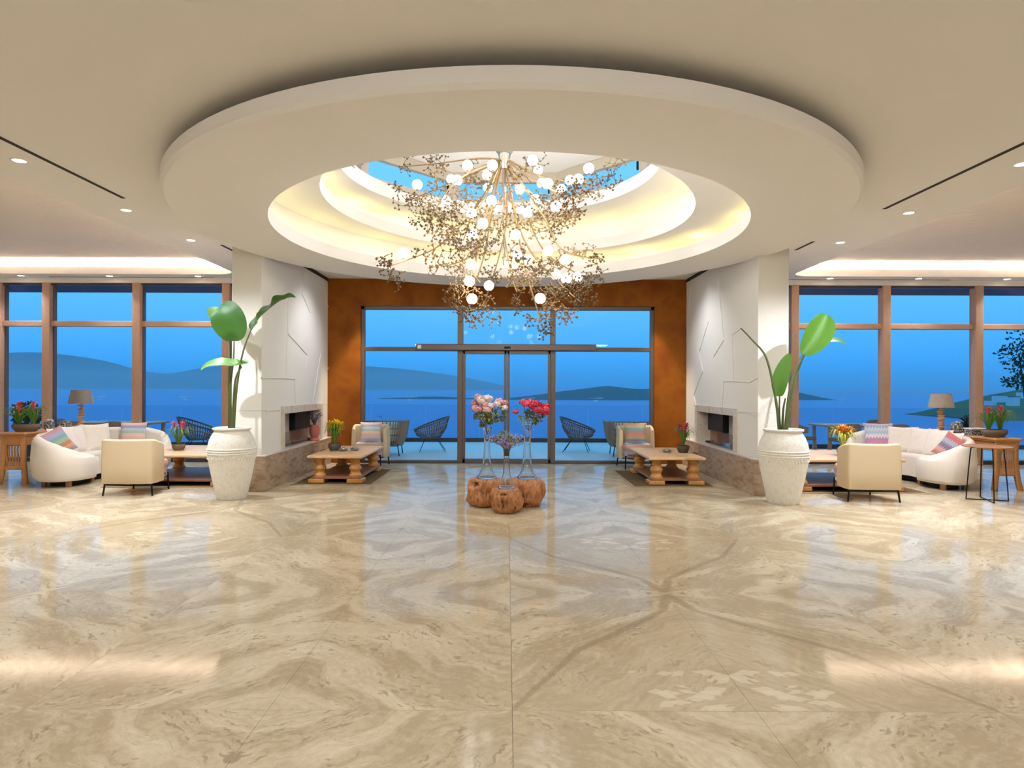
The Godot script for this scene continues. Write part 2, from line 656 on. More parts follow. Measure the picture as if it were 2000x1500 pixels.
	mat("dried_lavender", srgb(112, 88, 118), 0.8)
	mat("pot_dark", srgb(84, 72, 60), 0.75)
	mat("pot_stone", srgb(112, 96, 82), 0.8)
	mat("terracotta", srgb(188, 108, 92), 0.75)
	mat("shade_grey", srgb(128, 126, 126), 0.9)
	mat("shade_beige", srgb(176, 168, 160), 0.9)
	mat("pebble", srgb(206, 158, 108), 0.6)
	mat("pebble_pale", srgb(224, 190, 152), 0.6)
	m = mat("patterned_ceramic", Color.WHITE, 0.3)
	tri_tex(m, ntex(noise(60, 0.05, 2, 0.0, FastNoiseLite.TYPE_CELLULAR), [srgb(20, 22, 26), srgb(30, 32, 40), srgb(232, 230, 224), srgb(240, 238, 232)], 256, 256), Vector3(4, 4, 4))
	mat("silver", srgb(176, 180, 182), 0.25, 0.9)
	mat("wicker", srgb(150, 132, 110), 0.7)
	mat("wicker_dark", srgb(98, 86, 76), 0.7)
	mat("outdoor_cushion", srgb(236, 234, 224), 0.9)
	mat("outdoor_grey", srgb(128, 120, 112), 0.85)
	m = mat("deck_stone", Color.WHITE, 0.5, 0.0, 0.4)
	tri_tex(m, ntex(noise(64, 0.02, 4), [srgb(190, 192, 190), srgb(210, 210, 206), srgb(200, 200, 198)]), Vector3(0.4, 0.4, 0.4), true)
	mat("eave", srgb(90, 88, 92), 0.8)
	m = mat("sea_water", srgb(0, 106, 174), 0.35, 0.0, 0.3)
	mat("hazed_ridge", srgb(112, 130, 142), 1.0, 0.0, 0.0)  # rock grey shifted to blue: distance haze painted into the albedo
	mat("hazed_island_scrub", srgb(74, 96, 98), 1.0, 0.0, 0.0)  # scrub tone cooled to blue-grey, haze put into the base colour too
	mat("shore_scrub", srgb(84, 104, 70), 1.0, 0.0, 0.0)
	mat("house_white", srgb(214, 208, 196), 0.9)
	mat("tree_leaf", srgb(20, 56, 34), 0.8)
	mat("slot_dark", srgb(46, 38, 28), 0.8)
	mat("white_trim", srgb(236, 232, 226), 0.5)
	glow("lamp_globe", Color(1.0, 0.98, 0.95), 7.0)
	glow("downlight_lens", Color(1.0, 0.95, 0.86), 7.0)
	glow("fill_diffuser", Color(1.0, 0.98, 0.95), 1.2)  # glowing face of the added fill light behind the viewpoint
	glow("cove_led", Color(1.0, 0.95, 0.88), 9.0)
	glow("dome_led", Color(1.0, 0.96, 0.7), 1.6)
	# textiles
	var soft := [srgb(190, 198, 184), srgb(176, 184, 204), srgb(214, 196, 206), srgb(226, 186, 178), srgb(230, 204, 180), srgb(176, 198, 182), srgb(190, 208, 222), srgb(168, 170, 200), srgb(224, 186, 190)]
	m = mat("stripe_pastel", Color.WHITE, 0.9)
	m.albedo_texture = strip_img(soft)
	m = mat("stripe_warm", Color.WHITE, 0.9)
	m.albedo_texture = strip_img([srgb(190, 200, 206), srgb(150, 150, 190), srgb(190, 190, 150), srgb(226, 164, 120), srgb(216, 150, 150), srgb(170, 160, 196), srgb(140, 186, 160), srgb(200, 196, 150), srgb(216, 160, 140)])
	m = mat("seat_stripe", Color.WHITE, 0.9)
	m.albedo_texture = strip_img([srgb(214, 204, 204), srgb(190, 180, 190), srgb(176, 140, 150), srgb(214, 150, 120), srgb(206, 170, 140), srgb(130, 110, 130)])
	m = mat("pillow_zigzag", Color.WHITE, 0.9)
	m.albedo_texture = zigzag_img([srgb(226, 176, 176), srgb(232, 206, 200), srgb(206, 140, 166), srgb(190, 140, 180), srgb(226, 222, 226), srgb(176, 196, 216), srgb(200, 210, 220), srgb(150, 166, 196)])
	m = mat("pillow_rust", Color.WHITE, 0.9)
	m.albedo_texture = zigzag_img([srgb(190, 120, 110), srgb(206, 150, 140), srgb(120, 110, 130), srgb(160, 160, 176), srgb(176, 100, 100)])
	m = mat("pillow_meadow", Color.WHITE, 0.9)
	m.albedo_texture = strip_img([srgb(150, 150, 140), srgb(206, 150, 120), srgb(180, 120, 90), srgb(150, 170, 150), srgb(120, 160, 150), srgb(150, 160, 190), srgb(190, 140, 150)])

# ---------------------------------------------------------------- setting
const WARM := Color(0.93, 0.955, 1.0)

func _ready() -> void:
	rng.seed = 11
	var cam := Camera3D.new()
	cam.name = "camera"
	cam.projection = Camera3D.PROJECTION_FRUSTUM
	cam.near = 0.05
	cam.far = 30000.0
	cam.size = 2.0 * cam.near * 750.0 / F
	cam.frustum_offset = Vector2(10.0, 5.0) / F * cam.near
	cam.position = Vector3(0, EYE, 0)
	cam.rotation.z = ROLL
	cam.current = true
	add_child(cam)
	var env := Environment.new()
	env.background_mode = Environment.BG_SKY
	var sm := ProceduralSkyMaterial.new()
	sm.sky_top_color = srgb(104, 192, 255)
	sm.sky_horizon_color = srgb(0, 142, 236)
	sm.sky_curve = 0.085
	sm.ground_horizon_color = srgb(0, 110, 205)
	sm.ground_bottom_color = srgb(0, 90, 180)
	sm.sky_energy_multiplier = 0.9
	var sky := Sky.new()
	sky.sky_material = sm
	env.sky = sky
	env.tonemap_mode = Environment.TONE_MAPPER_LINEAR
	env.tonemap_exposure = 1.7
	env.volumetric_fog_enabled = true
	env.volumetric_fog_density = 0.0
	env.sdfgi_enabled = true
	env.ssao_enabled = true
	env.ssil_enabled = true
	var we := WorldEnvironment.new()
	we.name = "environment"
	we.environment = env
	add_child(we)
	make_materials()
	build_floor()
	build_ceiling()
	build_walls()
	build_glazing()
	build_outside()
	build_lights()
	build_chandelier()
	build_fireplaces()
	build_centre()
	build_side_lounges()
	build_terrace()

func build_floor() -> void:
	var fl := struct("floor", "polished beige marble floor of bookmatched slabs")
	bx(fl, "bed", -10.3, 10.9, -0.16, -0.021, -4.5, 11.93, M.grout)
	var sw := 1.13
	var sd := 1.61
	var gap := 0.0008
	var meshes := {}
	for i in range(-11, 10):
		for j in range(-6, 6):
			var x0 := 0.03 + sw * i
			var d0 := 2.82 + sd * j
			var x1 := minf(x0 + sw, 10.85)
			var d1 := minf(d0 + sd, 11.88)
			x0 = maxf(x0, -10.25)
			if d0 > 11.8 or d1 < -4.4 or x1 - x0 < 0.1:
				continue
			d0 = maxf(d0, -4.45)
			# bookmatched in both directions about the shared corner of each block of four
			var fx := posmod(i, 2) == 0        # the mirror line lies on the far x side
			var fd := posmod(j, 2) == 0
			var bi := floori(i / 2.0)
			var bj := floori(j / 2.0)
			var k := 0 if (bi == 0 and bj == 0) else 1 + posmod(bi + bj, 2)
			if (bi == 1 and bj == 2) or (bi == -2 and bj == 1):
				k = 0
			var fu := (x1 - x0) / sw
			var fv := (d1 - d0) / sd
			var key := "%s%s%.2f%.2f" % [fx, fd, fu, fv]
			if not meshes.has(key):
				var g := Geo.new()
				var w := (x1 - x0) / 2 - gap
				var dd := (d1 - d0) / 2 - gap
				var ua := fu if fx else 0.0
				var ub := 0.0 if fx else fu
				var va := fv if fd else 0.0
				var vb := 0.0 if fd else fv
				g.quad(Vector3(-w, 0, dd), Vector3(w, 0, dd), Vector3(w, 0, -dd), Vector3(-w, 0, -dd), Vector2(ua, va), Vector2(ub, va), Vector2(ub, vb), Vector2(ua, vb))
				for e in 4:
					var c := [Vector3(-w, 0, dd), Vector3(w, 0, dd), Vector3(w, 0, -dd), Vector3(-w, 0, -dd)]
					var p: Vector3 = c[e]
					var q: Vector3 = c[(e + 1) % 4]
					g.quad(p + Vector3.DOWN * 0.02, q + Vector3.DOWN * 0.02, q, p)
				meshes[key] = g.mesh()
			piece(fl, "slab", meshes[key], M["marble_%d" % k], P((x0 + x1) / 2, 0, (d0 + d1) / 2))

func ring_slab(g: Geo, cx: float, cd: float, r: float, x0: float, x1: float, d0: float, d1: float, y0: float, y1: float) -> void:
	var angs := []
	for k in 96:
		angs.append(TAU * k / 96)
	for c in [Vector2(x0, d0), Vector2(x1, d0), Vector2(x1, d1), Vector2(x0, d1)]:
		angs.append(fposmod(atan2(c.y - cd, c.x - cx), TAU))
	angs.sort()
	var inn := []
	var out := []
	for a in angs:
		var dx := cos(a)
		var dd := sin(a)
		inn.append(Vector2(cx + dx * r, cd + dd * r))
		var t := 1e9
		if absf(dx) > 1e-9:
			t = minf(t, ((x1 if dx > 0 else x0) - cx) / dx)
		if absf(dd) > 1e-9:
			t = minf(t, ((d1 if dd > 0 else d0) - cd) / dd)
		out.append(Vector2(cx + dx * t, cd + dd * t))
	var n := angs.size()
	for k in n:
		var a: Vector2 = inn[k]
		var b: Vector2 = inn[(k + 1) % n]
		var c: Vector2 = out[(k + 1) % n]
		var d: Vector2 = out[k]
		g.quad(P(a.x, y0, a.y), P(b.x, y0, b.y), P(c.x, y0, c.y), P(d.x, y0, d.y))
		g.quad(P(a.x, y1, a.y), P(d.x, y1, d.y), P(c.x, y1, c.y), P(b.x, y1, b.y))
		g.quad(P(b.x, y0, b.y), P(a.x, y0, a.y), P(a.x, y1, a.y), P(b.x, y1, b.y))
		g.quad(P(d.x, y0, d.y), P(c.x, y0, c.y), P(c.x, y1, c.y), P(d.x, y1, d.y))

func circle(cx: float, cd: float, r: float, y: float, tilt := 0.0, n := 128) -> PackedVector3Array:
	var ring := PackedVector3Array()
	for j in n:
		var th := TAU * j / n
		var x := cx + cos(th) * r
		ring.append(Vector3(x, y - tilt * x, -(cd + sin(th) * r)))
	return ring

func hard(rings: Array) -> Array:
	var out := []
	for r in rings:
		out.append(r)
		out.append(r)
	return out

func build_ceiling() -> void:
	var ce := struct("ceiling", "cream plaster ceiling with a dropped ring, stepped dome and side coves")
	var g := Geo.new()
	ring_slab(g, 0.02, 7.54, 3.1, -5.07, 5.3, -4.5, 11.95, CEIL, CEIL + 0.06)
	part(ce, "field", g, M.ceiling_paint)
	# side coves
	for s in [-1, 1]:
		var e := -5.07 if s < 0 else 5.3
		var w := -10.3 if s < 0 else 10.95
		var far := 11.5
		var near := 2.9
		var lo := minf(e, w)
		var hi := maxf(e, w)
		bx(ce, "window_soffit", lo, hi, CEIL, CEIL + 0.06, far, 11.95, M.ceiling_paint)
		bx(ce, "rear_soffit", lo, hi, CEIL, CEIL + 0.06, -4.5, near, M.ceiling_paint)
		# rounded inner corner
		var plan := [Vector2(e, far)]
		var path := [Vector2(e, near)]
		var rr := 0.38
		for k in 13:
			var a := PI / 2 * k / 12
			var q := Vector2(e + s * (rr - rr * cos(a)), far - rr + rr * sin(a))
			plan.append(q)
			path.append(q)
		path.append(Vector2(w, far))
		g = Geo.new()
		g.prism(plan, CEIL, CEIL + 0.06)
		part(ce, "corner", g, M.ceiling_paint)
		# lip that hides the led
		g = Geo.new()
		var inner := []
		for k in path.size():
			var tg: Vector2 = (path[mini(k + 1, path.size() - 1)] - path[maxi(k - 1, 0)]).normalized()
			var nn: Vector2 = Vector2(-tg.y, tg.x) * (-s)
			inner.append(path[k] - nn * 0.035 * (1.0 if s < 0 else 1.0))
		for k in path.size() - 1:
			g.prism([path[k], path[k + 1], inner[k + 1], inner[k]], CEIL + 0.06, CEIL + 0.135)
		part(ce, "cove_lip", g, M.ceiling_paint)
		bx(ce, "cove_wall", e - s * 0.2, e - s * 0.25, CEIL + 0.06, CEIL + 0.3, near - 0.2, far + 0.25, M.brushed_plaster)
		bx(ce, "cove_wall", lo - 0.2, hi + 0.2, CEIL + 0.06, CEIL + 0.3, far + 0.2, far + 0.25, M.brushed_plaster)
		bx(ce, "cove_wall", lo - 0.2, hi + 0.2, CEIL + 0.06, CEIL + 0.3, near - 0.25, near - 0.2, M.brushed_plaster)
		bx(ce, "cove_lip", lo, hi, CEIL + 0.06, CEIL + 0.135, near - 0.035, near, M.ceiling_paint)
		bx(ce, "cove_ceiling", minf(w, e - s * 0.25), maxf(w, e - s * 0.25), CEIL + 0.26, CEIL + 0.36, near - 0.25, far + 0.25, M.brushed_plaster)
	# dropped ring
	var h0 := EYE + 1.84
	g = Geo.new()
	var ca := [0.02, 7.54]
	g.loft(hard([circle(0.02, 7.54, 2.78, h0), circle(0.04, 7.49, 3.72, h0), circle(0.04, 7.49, 3.75, h0 + 0.03), circle(0.04, 7.49, 3.75, h0 + 0.135), circle(0.02, 7.54, 3.12, h0 + 0.135)]).map(func(r): return rev(r)))
	part(ce, "dropped_ring", g, M.ceiling_paint)
	g = Geo.new()
	g.loft(hard([circle(0.02, 7.54, 3.12, h0 + 0.13), circle(0.02, 7.54, 3.12, CEIL + 0.02)]).map(func(r): return rev(r)))
	part(ce, "ring_neck", g, M.ceiling_paint)
	# stepped, eccentric dome
	var t1 := 0.045
	var hb := EYE + 2.28
	var steps := [
		circle(0.02, 7.54, 2.78, h0), circle(0.02, 7.54, 2.78, h0 + 0.17), circle(0.02, 7.54, 2.83, h0 + 0.17), circle(0.02, 7.54, 2.83, h0 + 0.09), circle(0.02, 7.54, 3.1, h0 + 0.09),
		circle(0.02, 7.54, 3.1, hb, t1)]
	g = Geo.new()
	g.loft(hard(steps))
	part(ce, "lower_step", g, M.ceiling_paint)
	steps = [circle(0.02, 7.54, 3.1, hb, t1), circle(0.0, 7.9, 2.33, hb, t1), circle(0.0, 7.9, 2.33, hb + 0.16, t1), circle(0.0, 7.9, 2.38, hb + 0.16, t1), circle(0.0, 7.9, 2.38, hb + 0.08, t1), circle(0.0, 7.9, 2.62, hb + 0.08, t1), circle(0.0, 7.9, 2.62, EYE + 2.72)]
	g = Geo.new()
	g.loft(hard(steps))
	part(ce, "middle_step", g, M.ceiling_paint)
	steps = [circle(0.0, 7.9, 2.62, EYE + 2.72), circle(-0.1, 7.65, 1.98, EYE + 2.72), circle(-0.08, 7.65, 1.96, EYE + 2.9), circle(-0.05, 7.65, 2.3, EYE + 2.9)]
	g = Geo.new()
	g.loft(hard(steps))
	part(ce, "upper_step", g, M.ceiling_paint)
	# lantern with clerestory windows: eight flat sides
	var lc := Vector2(-0.05, 7.65)
	var inr := 2.0
	var y0 := EYE + 2.88
	var y1 := EYE + 3.36
	for k in 8:
		var a := PI / 4 * k
		var nrm := Vector3(cos(a), 0, -sin(a))
		var tng := Vector3(sin(a), 0, cos(a))
		var o := P(lc.x, 0, lc.y) + nrm * inr
		var hw := inr * tan(PI / 8)
		var bs := Basis(tng, Vector3.UP, tng.cross(Vector3.UP))
		var wd := struct("window_clerestory", "clerestory window with taupe frame in the ceiling lantern")
		g = Geo.new()
		g.box(o + Vector3.UP * (y0 + 0.02), Vector3(hw * 2, 0.08, 0.08), 0.004, bs)
		g.box(o + Vector3.UP * (y1 - 0.06), Vector3(hw * 2, 0.16, 0.08), 0.004, bs)
		for sg in [-1.0, 1.0]:
			g.box(o + tng * sg * (hw - 0.05) + Vector3.UP * (y0 + y1) / 2, Vector3(0.11, y1 - y0, 0.085), 0.004, bs)
		part(wd, "frame", g, M.painted_frame)
		g = Geo.new()
		g.box(o + Vector3.UP * (y0 + y1) / 2, Vector3(hw * 2 - 0.1, y1 - y0 - 0.1, 0.01), 0.0, bs)
		part(wd, "pane", g, M.pane_glass)
		g = Geo.new()
		g.box(o - nrm * 0.055 + tng * (hw - 0.13) + Vector3.UP * (y0 + 0.22), Vector3(0.025, 0.12, 0.03), 0.004, bs)
		part(wd, "handle", g, M.black_metal)
	g = Geo.new()
	g.loft(hard([circle(lc.x, lc.y, 2.4, y1), circle(lc.x, lc.y, 1.5, y1 + 0.06), circle(lc.x, lc.y, 0.05, y1 + 0.14)]))
	part(ce, "lantern_ceiling", g, M.ceiling_paint)
	# slot diffusers
	for sl in [[-4.31, 4.2, 6.84], [-4.27, 9.1, 9.55], [4.42, 4.2, 7.15], [4.4, 8.75, 9.3]]:
		bx(ce, "slot_diffuser", sl[0] - 0.022, sl[0] + 0.022, CEIL - 0.004, CEIL + 0.01, sl[1], sl[2], M.slot_dark)
	for x in [-7.3, 7.0]:
		bx(ce, "slot_diffuser", x - 1.6, x + 1.6, CEIL - 0.003, CEIL + 0.01, 11.82, 11.845, M.slot_dark)

func rev(r: PackedVector3Array) -> PackedVector3Array:
	var q := r.duplicate()
	q.reverse()
	return q

func build_walls() -> void:
	var w := struct("wall_left", "cream plaster side wall of the lobby beyond the window corner")
	bx(w, "plaster", -10.5, -10.2, 0, 4.0, -4.7, 11.95, M.back_wall)
	w = struct("wall_right", "cream plaster side wall of the lobby near the wire side table")
	bx(w, "plaster", 10.85, 11.15, 0, 4.0, -4.7, 11.95, M.back_wall)
	w = struct("wall_front", "cream plaster wall behind the viewpoint")
	bx(w, "plaster", -10.5, 11.15, 0, 4.0, -4.75, -4.45, M.back_wall)
	# ochre entrance wall round the doors
	w = struct("wall_back", "burnt orange plaster wall framing the sliding glass entrance")
	bx(w, "plaster", -3.6, -2.86, 0, CEIL, 11.9, 12.15, M.orange_plaster)
	bx(w, "plaster", 2.88, 3.6, 0, CEIL, 11.9, 12.15, M.orange_plaster)
	bx(w, "lintel", -2.86, 2.88, 3.07, CEIL, 11.9, 12.15, M.orange_plaster)
	# fin walls with fireplaces
	for s in [-1, 1]:
		var xi: float = 3.5 * s
		var xo: float = 3.93 * s
		var near := 8.7 if s < 0 else 8.5
		w = struct("wall_fin", ("white plaster fin wall with relief lines above the lavender fireplace" if s < 0 else "white plaster fin wall with relief lines behind the empty fireplace"))
		var f0 := 9.44 if s < 0 else 9.25
		var f1 := 11.5 if s < 0 else 11.25
		# plaster pieces leave the firebox open
		bx(w, "plaster", xi, xo, 1.14, CEIL, near, 11.9, M.wall_plaster, 0.006)
		bx(w, "plaster", xi, xo, 0.45, 1.14, near, f0 + 0.1, M.wall_plaster, 0.006)
		bx(w, "plaster", xi, xo, 0.45, 1.14, f1 - 0.1, 11.9, M.wall_plaster, 0.006)
		bx(w, "plaster", xo - 0.06 * s, xo, 0.45, 1.14, f0 + 0.1, f1 - 0.1, M.wall_plaster)
		bx(w, "shadow_gap", xi - 0.012 * s, xi, CEIL - 0.06, CEIL, near + 1.0, 11.9, M.slot_dark)
		# stone plinth of panels
		bx(w, "plinth_core", xi - 0.05 * s, xo + 0.03 * s, 0, 0.49, near - 0.05, 11.88, M.grout)
		var cuts := [near - 0.08, near + 0.62, near + 1.5, near + 2.4, 11.88]
		for k in 4:
			bx(w, "stone_panel", xi - 0.05 * s, xi - 0.08 * s, 0.002, 0.49, cuts[k] + (0.0 if k == 0 else 0.0025), cuts[k + 1] - 0.0025, M.plinth_stone, 0.002)
		bx(w, "stone_panel", xi - 0.05 * s, xo + 0.05 * s, 0.002, 0.49, near - 0.08, near - 0.05, M.plinth_stone, 0.002)
		bx(w, "stone_panel", xo + 0.03 * s, xo + 0.05 * s, 0.002, 0.49, near - 0.05, 11.88, M.plinth_stone, 0.002)
		bx(w, "stone_cap", xi - 0.085 * s, xo + 0.055 * s, 0.49, 0.51, near - 0.085, 11.885, M.surround_stone, 0.003)
		# relief lines, traced on the plaster face
		var lines := []
		if s < 0:
			lines = [
				[[561, 590], [561, 650], [601, 694]], [[561, 650], [557, 738], [575, 740], [577, 788]], [[508, 738], [557, 738]], [[520, 802], [547, 800], [547, 862]],
				[[628, 545], [638, 595], [645, 605]], [[643, 607], [641, 650]], [[626, 690], [620, 728], [611, 785]], [[645, 690], [640, 720], [647, 735]], [[600, 694], [597, 720]], [[594, 525], [590, 575], [606, 610]]]
		else:
			lines = [
				[[1403, 545], [1410, 620], [1414, 664], [1394, 696]], [[1384, 628], [1366, 686], [1373, 725], [1355, 772], [1361, 800]], [[1447, 641], [1431, 653], [1433, 744], [1414, 744], [1411, 795]],
				[[1434, 744], [1465, 746], [1480, 738]], [[1443, 804], [1462, 805], [1478, 812]], [[1442, 835], [1442, 885]], [[1352, 540], [1345, 600]]]
		for ln in lines:
			g_relief(w, ln, xi, s)

func g_relief(w: Node3D, ln: Array, x: float, s: int) -> void:
	var g := Geo.new()
	for k in ln.size() - 1:
		var a := on_side(ln[k][0], ln[k][1], x)
		var b := on_side(ln[k + 1][0], ln[k + 1][1], x)
		var t := (b - a)
		var bs := Basis(Vector3.RIGHT, t.normalized(), Vector3.RIGHT.cross(t.normalized()))
		g.box((a + b) / 2 - Vector3(0.004 * s, 0, 0), Vector3(0.016, t.length() + 0.012, 0.024), 0.005, bs)
	part(w, "relief_line", g, M.wall_plaster)

func frame_bars(parent: Node, called: String, bars: Array, d0: float, d1: float, m: Material) -> void:
	for b in bars:
		bx(parent, called, b[0], b[1], b[2], b[3], d0, d1, m, 0.006)

# the washed-out wordmark on the panes: a cursive line and two short lines under it
func wordmark(parent: Node, x: float, y: float, d: float) -> void:
	var g := Geo.new()
	var pts := []
	var n := 44
	for k in n + 1:
		var t := float(k) / n
		var amp := 0.011 if t < 0.55 else 0.026
		pts.append(P(x - 0.14 + 0.28 * t, y + amp * (0.6 + sin(t * 46.0)) * 0.6, d))
	g.tube(pts, 0.0032, 4)
	g.box(P(x - 0.01, y - 0.038, d), Vector3(0.09, 0.006, 0.004))
	g.box(P(x - 0.01, y - 0.058, d), Vector3(0.1, 0.006, 0.004))
	part(parent, "wordmark", g, M.frosted_print, "small pale cursive wordmark on the glass")

func build_glazing() -> void:
	var gz := 12.0
	# side windows
	for s in [-1, 1]:
		var xs := [-9.95, -9.0, -7.24, -5.49, -3.75] if s < 0 else [3.75, 5.62, 7.41, 9.22, 11.0]
		for k in 4:
			var x0: float = xs[k]
			var x1: float = xs[k + 1]
			var wd := struct("window_%d" % (k + 1 + (0 if s < 0 else 4)), "tall timber framed window pane with a transom, facing the sea")
			bx(wd, "mullion", x0 - 0.075, x0 + 0.075, 0, 3.5, gz - 0.12, gz + 0.06, M.mullion_wood, 0.006)
			bx(wd, "glazing_frame", x0 + 0.075, x0 + 0.1, 0.02, 3.48, gz - 0.03, gz + 0.05, M.door_frame)
			if k == 3:
				bx(wd, "mullion", x1 - 0.075, x1 + 0.075, 0, 3.5, gz - 0.12, gz + 0.06, M.mullion_wood, 0.006)
			bx(wd, "transom", x0 + 0.075, x1 - 0.075, 2.65, 2.755, gz - 0.08, gz + 0.05, M.mullion_wood, 0.006)
			bx(wd, "sill", x0 + 0.075, x1 - 0.075, 0, 0.08, gz - 0.08, gz + 0.05, M.frame_dark, 0.006)
			bx(wd, "head", x0 + 0.075, x1 - 0.075, 3.46, 3.5, gz - 0.08, gz + 0.05, M.frame_dark, 0.004)
			bx(wd, "pane", x0 + 0.07, x1 - 0.07, 0.07, 2.66, gz - 0.006, gz + 0.006, M.pane_glass)
			bx(wd, "pane", x0 + 0.07, x1 - 0.07, 2.75, 3.47, gz - 0.006, gz + 0.006, M.pane_glass)
			var lx := {-2: -8.0, -3: -6.33, 2: 6.55, 3: 8.35}
			var key: int = s * (k + 1)
			if lx.has(key):
				wordmark(wd, lx[key], 1.27, gz - 0.011)
		var tr := struct("trim_%d" % (1 if s < 0 else 2), "ceiling beam above the side windows")
		var lo := -10.5 if s < 0 else 3.6
		var hi := -3.6 if s < 0 else 11.15
		bx(tr, "beam", lo, hi, 3.5, CEIL + 0.06, gz - 0.1, gz + 0.15, M.ceiling_paint)
	# entrance: fixed sidelights, transom lights and a pair of sliding leaves
	var z0 := 11.93
	var z1 := 12.03
	var wd2 := struct("window_9", "entrance glazing of taupe metal frames with sidelights and transom lights")
	frame_bars(wd2, "frame_bar", [[-2.86, -2.79, 0, 3.07], [2.81, 2.88, 0, 3.07], [-2.86, 2.88, 3.0, 3.07], [-0.97, -0.86, 0, 3.0], [0.85, 0.95, 0, 3.0], [-2.79, 2.81, 2.19, 2.27], [-2.79, -0.97, 0, 0.05], [0.95, 2.81, 0, 0.05]], z0, z1, M.door_frame)
	for r in [[-2.8, -0.96, 0.04, 2.2], [0.94, 2.82, 0.04, 2.2], [-2.8, -0.96, 2.26, 3.01], [-0.87, 0.86, 2.26, 3.01], [0.94, 2.82, 2.26, 3.01]]:
		bx(wd2, "pane", r[0], r[1], r[2], r[3], 11.975, 11.985, M.pane_glass)
	wordmark(wd2, -1.9, 1.28, 11.97)
	wordmark(wd2, 1.75, 1.27, 11.97)
	var dr := struct("door_1", "pair of automatic sliding glass doors with taupe stiles")
	for lf in [[-0.86, -0.005], [0.005, 0.85]]:
		frame_bars(dr, "stile", [[lf[0], lf[0] + 0.05, 0.01, 2.2], [lf[1] - 0.05, lf[1], 0.01, 2.2], [lf[0], lf[1], 0.01, 0.09], [lf[0], lf[1], 2.13, 2.2]], 11.87, 11.92, M.door_frame)
		bx(dr, "pane", lf[0] + 0.04, lf[1] - 0.04, 0.08, 2.14, 11.89, 11.9, M.pane_glass)
	wordmark(dr, 0.43, 1.27, 11.885)
	wordmark(dr, -0.43, 1.27, 11.885)
	bx(dr, "operator_box", -1.76, 1.73, 2.2, 2.32, 11.78, 11.92, M.door_frame, 0.01)
	bx(dr, "sensor", -0.05, 0.07, 2.235, 2.275, 11.765, 11.79, M.black_metal, 0.006)
	bx(dr, "badge", -1.73, -1.66, 2.23, 2.3, 11.772, 11.79, M.white_trim, 0.003)
	bx(dr, "threshold", -2.86, 2.88, -0.02, 0.004, 11.86, 12.06, M.frame_dark)

func ridge(called: String, label: String, pts: Array, d: float, base_y: float, deep: float, m: Material, sd := 3) -> void:
	# a hill: crest traced as points, with a front and a back slope
	var nz := noise(sd, 0.05, 3)
	var sp := spline(pts.map(func(p): return Vector2(p[0], p[1])), 6)
	var rows := []
	for k in 9:
		var t := float(k) / 8.0 * 2.0 - 1.0
		var ring := PackedVector3Array()
		for p in sp:
			var top := at(p.x, p.y, d)
			var f := 1.0 - pow(absf(t), 1.4)
			var hgt := (top.y - base_y) * f * (1.0 + 0.06 * nz.get_noise_2d(p.x * 3.0, t * 40.0) * (1.0 - absf(t)) * (0.0 if k == 4 else 1.0))
			ring.append(Vector3(top.x, base_y + hgt, -d - t * deep))
		rows.append(ring)
	var g := Geo.new()
	g.loft(rows, false)
	solo(called, label, "hill", g, m)

